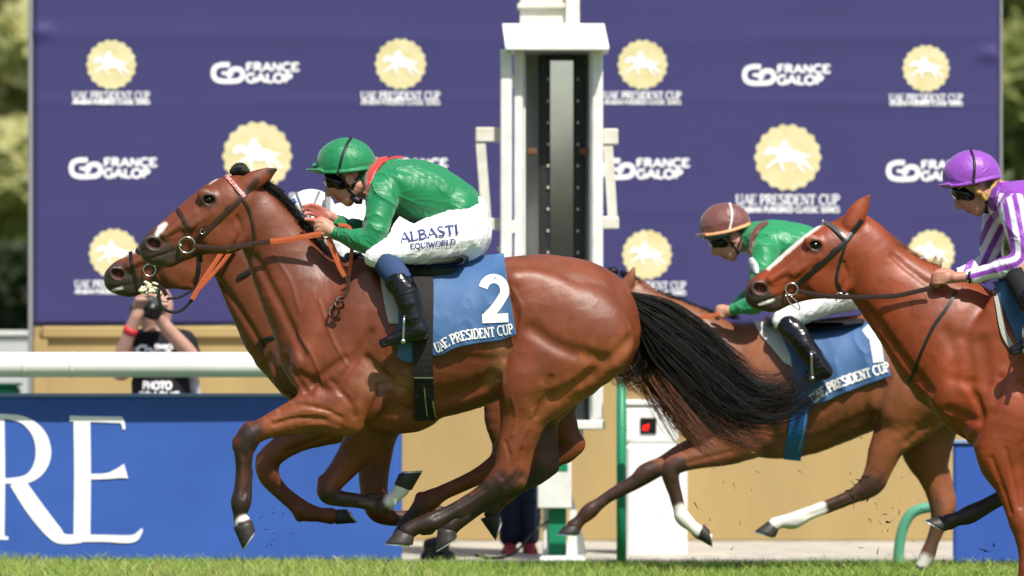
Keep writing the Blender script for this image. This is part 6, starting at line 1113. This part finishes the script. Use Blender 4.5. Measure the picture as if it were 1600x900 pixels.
# ================================================= photographer behind the rail, and the person by the pedestal
pl = Plane(6.6); J4 = person(pl, 245, 'photographer in a black lettered bib raising a camera with a black lens, behind the rail')
v = Vol(pl, 170, 330, 430, 880, -.45, .40, .008)
v.ell(240, 478, .02, 30, .09, 36, 0, .02); v.chain([(243, 505, 22, 1, .03), (246, 530, 24, 1, .04)], k=.03); v.chain([(228, 482, 5, 1, -.08)], k=.01); v.ell(262, 480, .02, 7, .02, 10, 0, .01)
v.chain([(250, 548, 34, 1.0, .04), (252, 600, 40, .95, .05), (252, 660, 42, .95, .05)], k=.05); v.chain([(215, 545, 20, 1, .04), (285, 545, 20, 1, .04)], k=.04)
v.chain([(214, 545, 17, 1, .03), (192, 580, 14, 1, -.02), (186, 572, 12.5, 1, -.08), (203, 525, 10.5, 1, -.16), (216, 494, 9, 1, -.20)], k=.015); v.chain([(286, 545, 17, 1, .03), (305, 575, 14, 1, -.04), (298, 553, 12.5, 1, -.12), (270, 520, 11, 1, -.20), (254, 500, 9.5, 1, -.24)], k=.015)
for (cx, cy, yy) in ((220, 486, -.20), (252, 494, -.25)):
    v.ell(cx, cy, yy, 11, .03, 12, 0, .012)
    for i in range(4): finger(v, [(cx-6+i*5, cy-8, yy-.02), (cx-6+i*5+2, cy-16, yy-.03), (cx-2+i*4, cy-18, yy-.05)], 4, 0)
for sg in (-1, 1): v.chain([(252+sg*14, 690, 26, 1, .0), (252+sg*26, 780, 20, 1, -.1), (252+sg*26, 860, 13, 1, .1)], k=.03); v.chain([(252+sg*26, 862, 10, 1, .1), (252+sg*28, 866, 8, 1, -.06)], k=.02)
V, F = v.mesh(); obj('body', V, F, M_skin, J4, col=paint(V, pl, (.52, .30, .23), [((.50, .26, .21), [(245, 455, 18)], 12)]))
v = Vol(pl, 180, 330, 500, 720, -.2, .3, .008); v.chain([(250, 540, 34, 1.05, .04), (251, 600, 45, .98, .05), (252, 690, 48, .98, .05)], k=.05); v.chain([(218, 536, 21, 1.1, .04), (284, 536, 22, 1.1, .04)], k=.04); v.chain([(288, 545, 20, 1, .03), (302, 566, 18, 1, .0)], k=.02)
cloth_mesh('bib', v, mat('black_cotton', (.016, .016, .020), .9, .2), J4, .006, 9, (0, 0, 1), 2, 30); BB = v
mb = MB(); ribbon(mb, pl, [(300, 570), (306, 620), (308, 680)], 16, lambda a, b: BB.surf(a, b), .006, 6, .004); mb.build('pale_sleeve', mat('pale_grey_cotton', (.5, .5, .55), .9), J4, True)
byf = lambda a, b: BB.surf(a, b, blur=10)
strokes_p = lambda L, k_: [[(a, b, c) for a, b, c in L]]
def bibtext(t, x0, x1, y, h): textpart(t, pl, [(x0, y), ((x0+x1)/2, y), (x1, y)], h, byf, J4, M_bw, 'lettering', False, .3, .26, .006, .08)
bibtext('FRANCE', 243, 272, 545, 7); bibtext('GALOP', 243, 268, 554, 7); bibtext('PHOTO', 224, 270, 608, 12); bibtext('GRAPHE', 216, 282, 622, 10)
V_ = strokes(pl, [[(232, 541, 5), (222, 541, 5), (217, 547, 5), (222, 553, 5), (234, 553, 5), (240, 549, 5), (236, 545, 5), (228, 547, 4)]], pl.y-.165, 'club_mark', J4, M_bw)
cm = Vol(pl, 205, 280, 460, 520, -.48, .0, .006); cm.chain([(218, 484, 13, 1, -.16), (250, 482, 13, 1, -.17)], k=.015); cm.ell(236, 470, -.17, 12, .035, 9, 0, .02)
V, F = cm.mesh(); co = obj('camera', V, F, mat('camera_body', (.02, .02, .022), .5, .4), J4); mb = MB(); mb.tube([pl.p(242, 484, -.20), pl.p(244, 485, -.33), pl.p(245, 485.5, -.40), pl.p(245, 485.5, -.395)], [.046, .048, .052, .043], 20); mb.build('lens', M_blk, co, True)
mb = MB(); mb.tube([pl.p(204.5, 521, -.165), pl.p(209, 511, -.177)], .0385, 14); mb.build('wristband', mat('red_wristband', (.65, .03, .05), .6), J4, True)
pl = Plane(6.9); J5 = person(pl, 812, 'person in blue jeans and red shoes standing behind the legs of horse number 2')
v = Vol(pl, 750, 880, 420, 890, -.40, .40, .009); v.ell(806, 452, 0, 26, .08, 32, 0, .02); v.chain([(808, 478, 18, 1), (812, 500, 22, 1)], k=.02); v.chain([(812, 525, 36, 1.2), (812, 580, 38, 1.1), (812, 640, 38, 1.1)], k=.05)
for sg in (-1, 1):
    v.chain([(812+sg*34, 520, 16, 1, .0), (812+sg*44, 580, 13, 1, .0), (812+sg*30, 630, 10, 1, -.1), (812+sg*14, 640, 9, 1, -.16)], k=.02); v.ell(812+sg*10, 642, -.17, 10, .03, 9, 0, .01)
    for i in range(4): finger(v, [(812+sg*10, 638+i*4, -.19), (812+sg*3, 640+i*4, -.20), (812+sg*2, 644+i*3, -.18)], 3.5, 0)
    v.chain([(812+sg*13, 650, 22, 1, 0), (812+sg*14, 750, 14, 1, 0), (812+sg*15, 845, 9, 1, 0)], k=.03); v.chain([(812+sg*15, 856, 8, 1, 0), (812+sg*19, 860, 7, 1, -.16)], k=.02)
V, F = v.mesh(); obj('body', V, F, M_skin, J5, col=paint(V, pl, SKIN, [((.06, .04, .03), [(806, 436, 24)], 10)]))
v = Vol(pl, 750, 880, 480, 680, -.3, .3, .009); v.chain([(812, 515, 38, 1.25), (812, 580, 42, 1.15), (812, 650, 42, 1.15)], k=.05)
for sg in (-1, 1): v.chain([(812+sg*34, 520, 19, 1, .0), (812+sg*44, 580, 16, 1, .0), (812+sg*32, 626, 13, 1, -.09)], k=.02)
cloth_mesh('jacket', v, mat('dark_jacket', (.02, .022, .03), .8), J5, .006, 9, (0, 0, 1), 2, 33)
v = Vol(pl, 770, 860, 630, 862, -.3, .3, .008)
for sg in (-1, 1): v.chain([(812+sg*12, 650, 27, 1.1, 0), (812+sg*14, 740, 20, 1.1, 0), (812+sg*16, 800, 17, 1.1, 0), (812+sg*15, 838, 16, 1.1, 0)], k=.02)
cloth_mesh('jeans', v, mat('blue_denim', (.010, .016, .034), .9, .2, vary=.25, vscale=14), J5, .008, 8, (1, 0, 0), 2, 34)
for sg in (-1, 1): 
    v = Vol(pl, 780, 850, 835, 885, -.3, .15, .006); v.chain([(812+sg*15, 858, 11, 1, .02), (812+sg*17, 860, 11, 1, -.08), (812+sg*20, 863, 9, 1, -.18)], k=.02); V, F = v.mesh(); obj('shoe', V, F, mat('red_shoe', (.30, .03, .04), .6), J5)
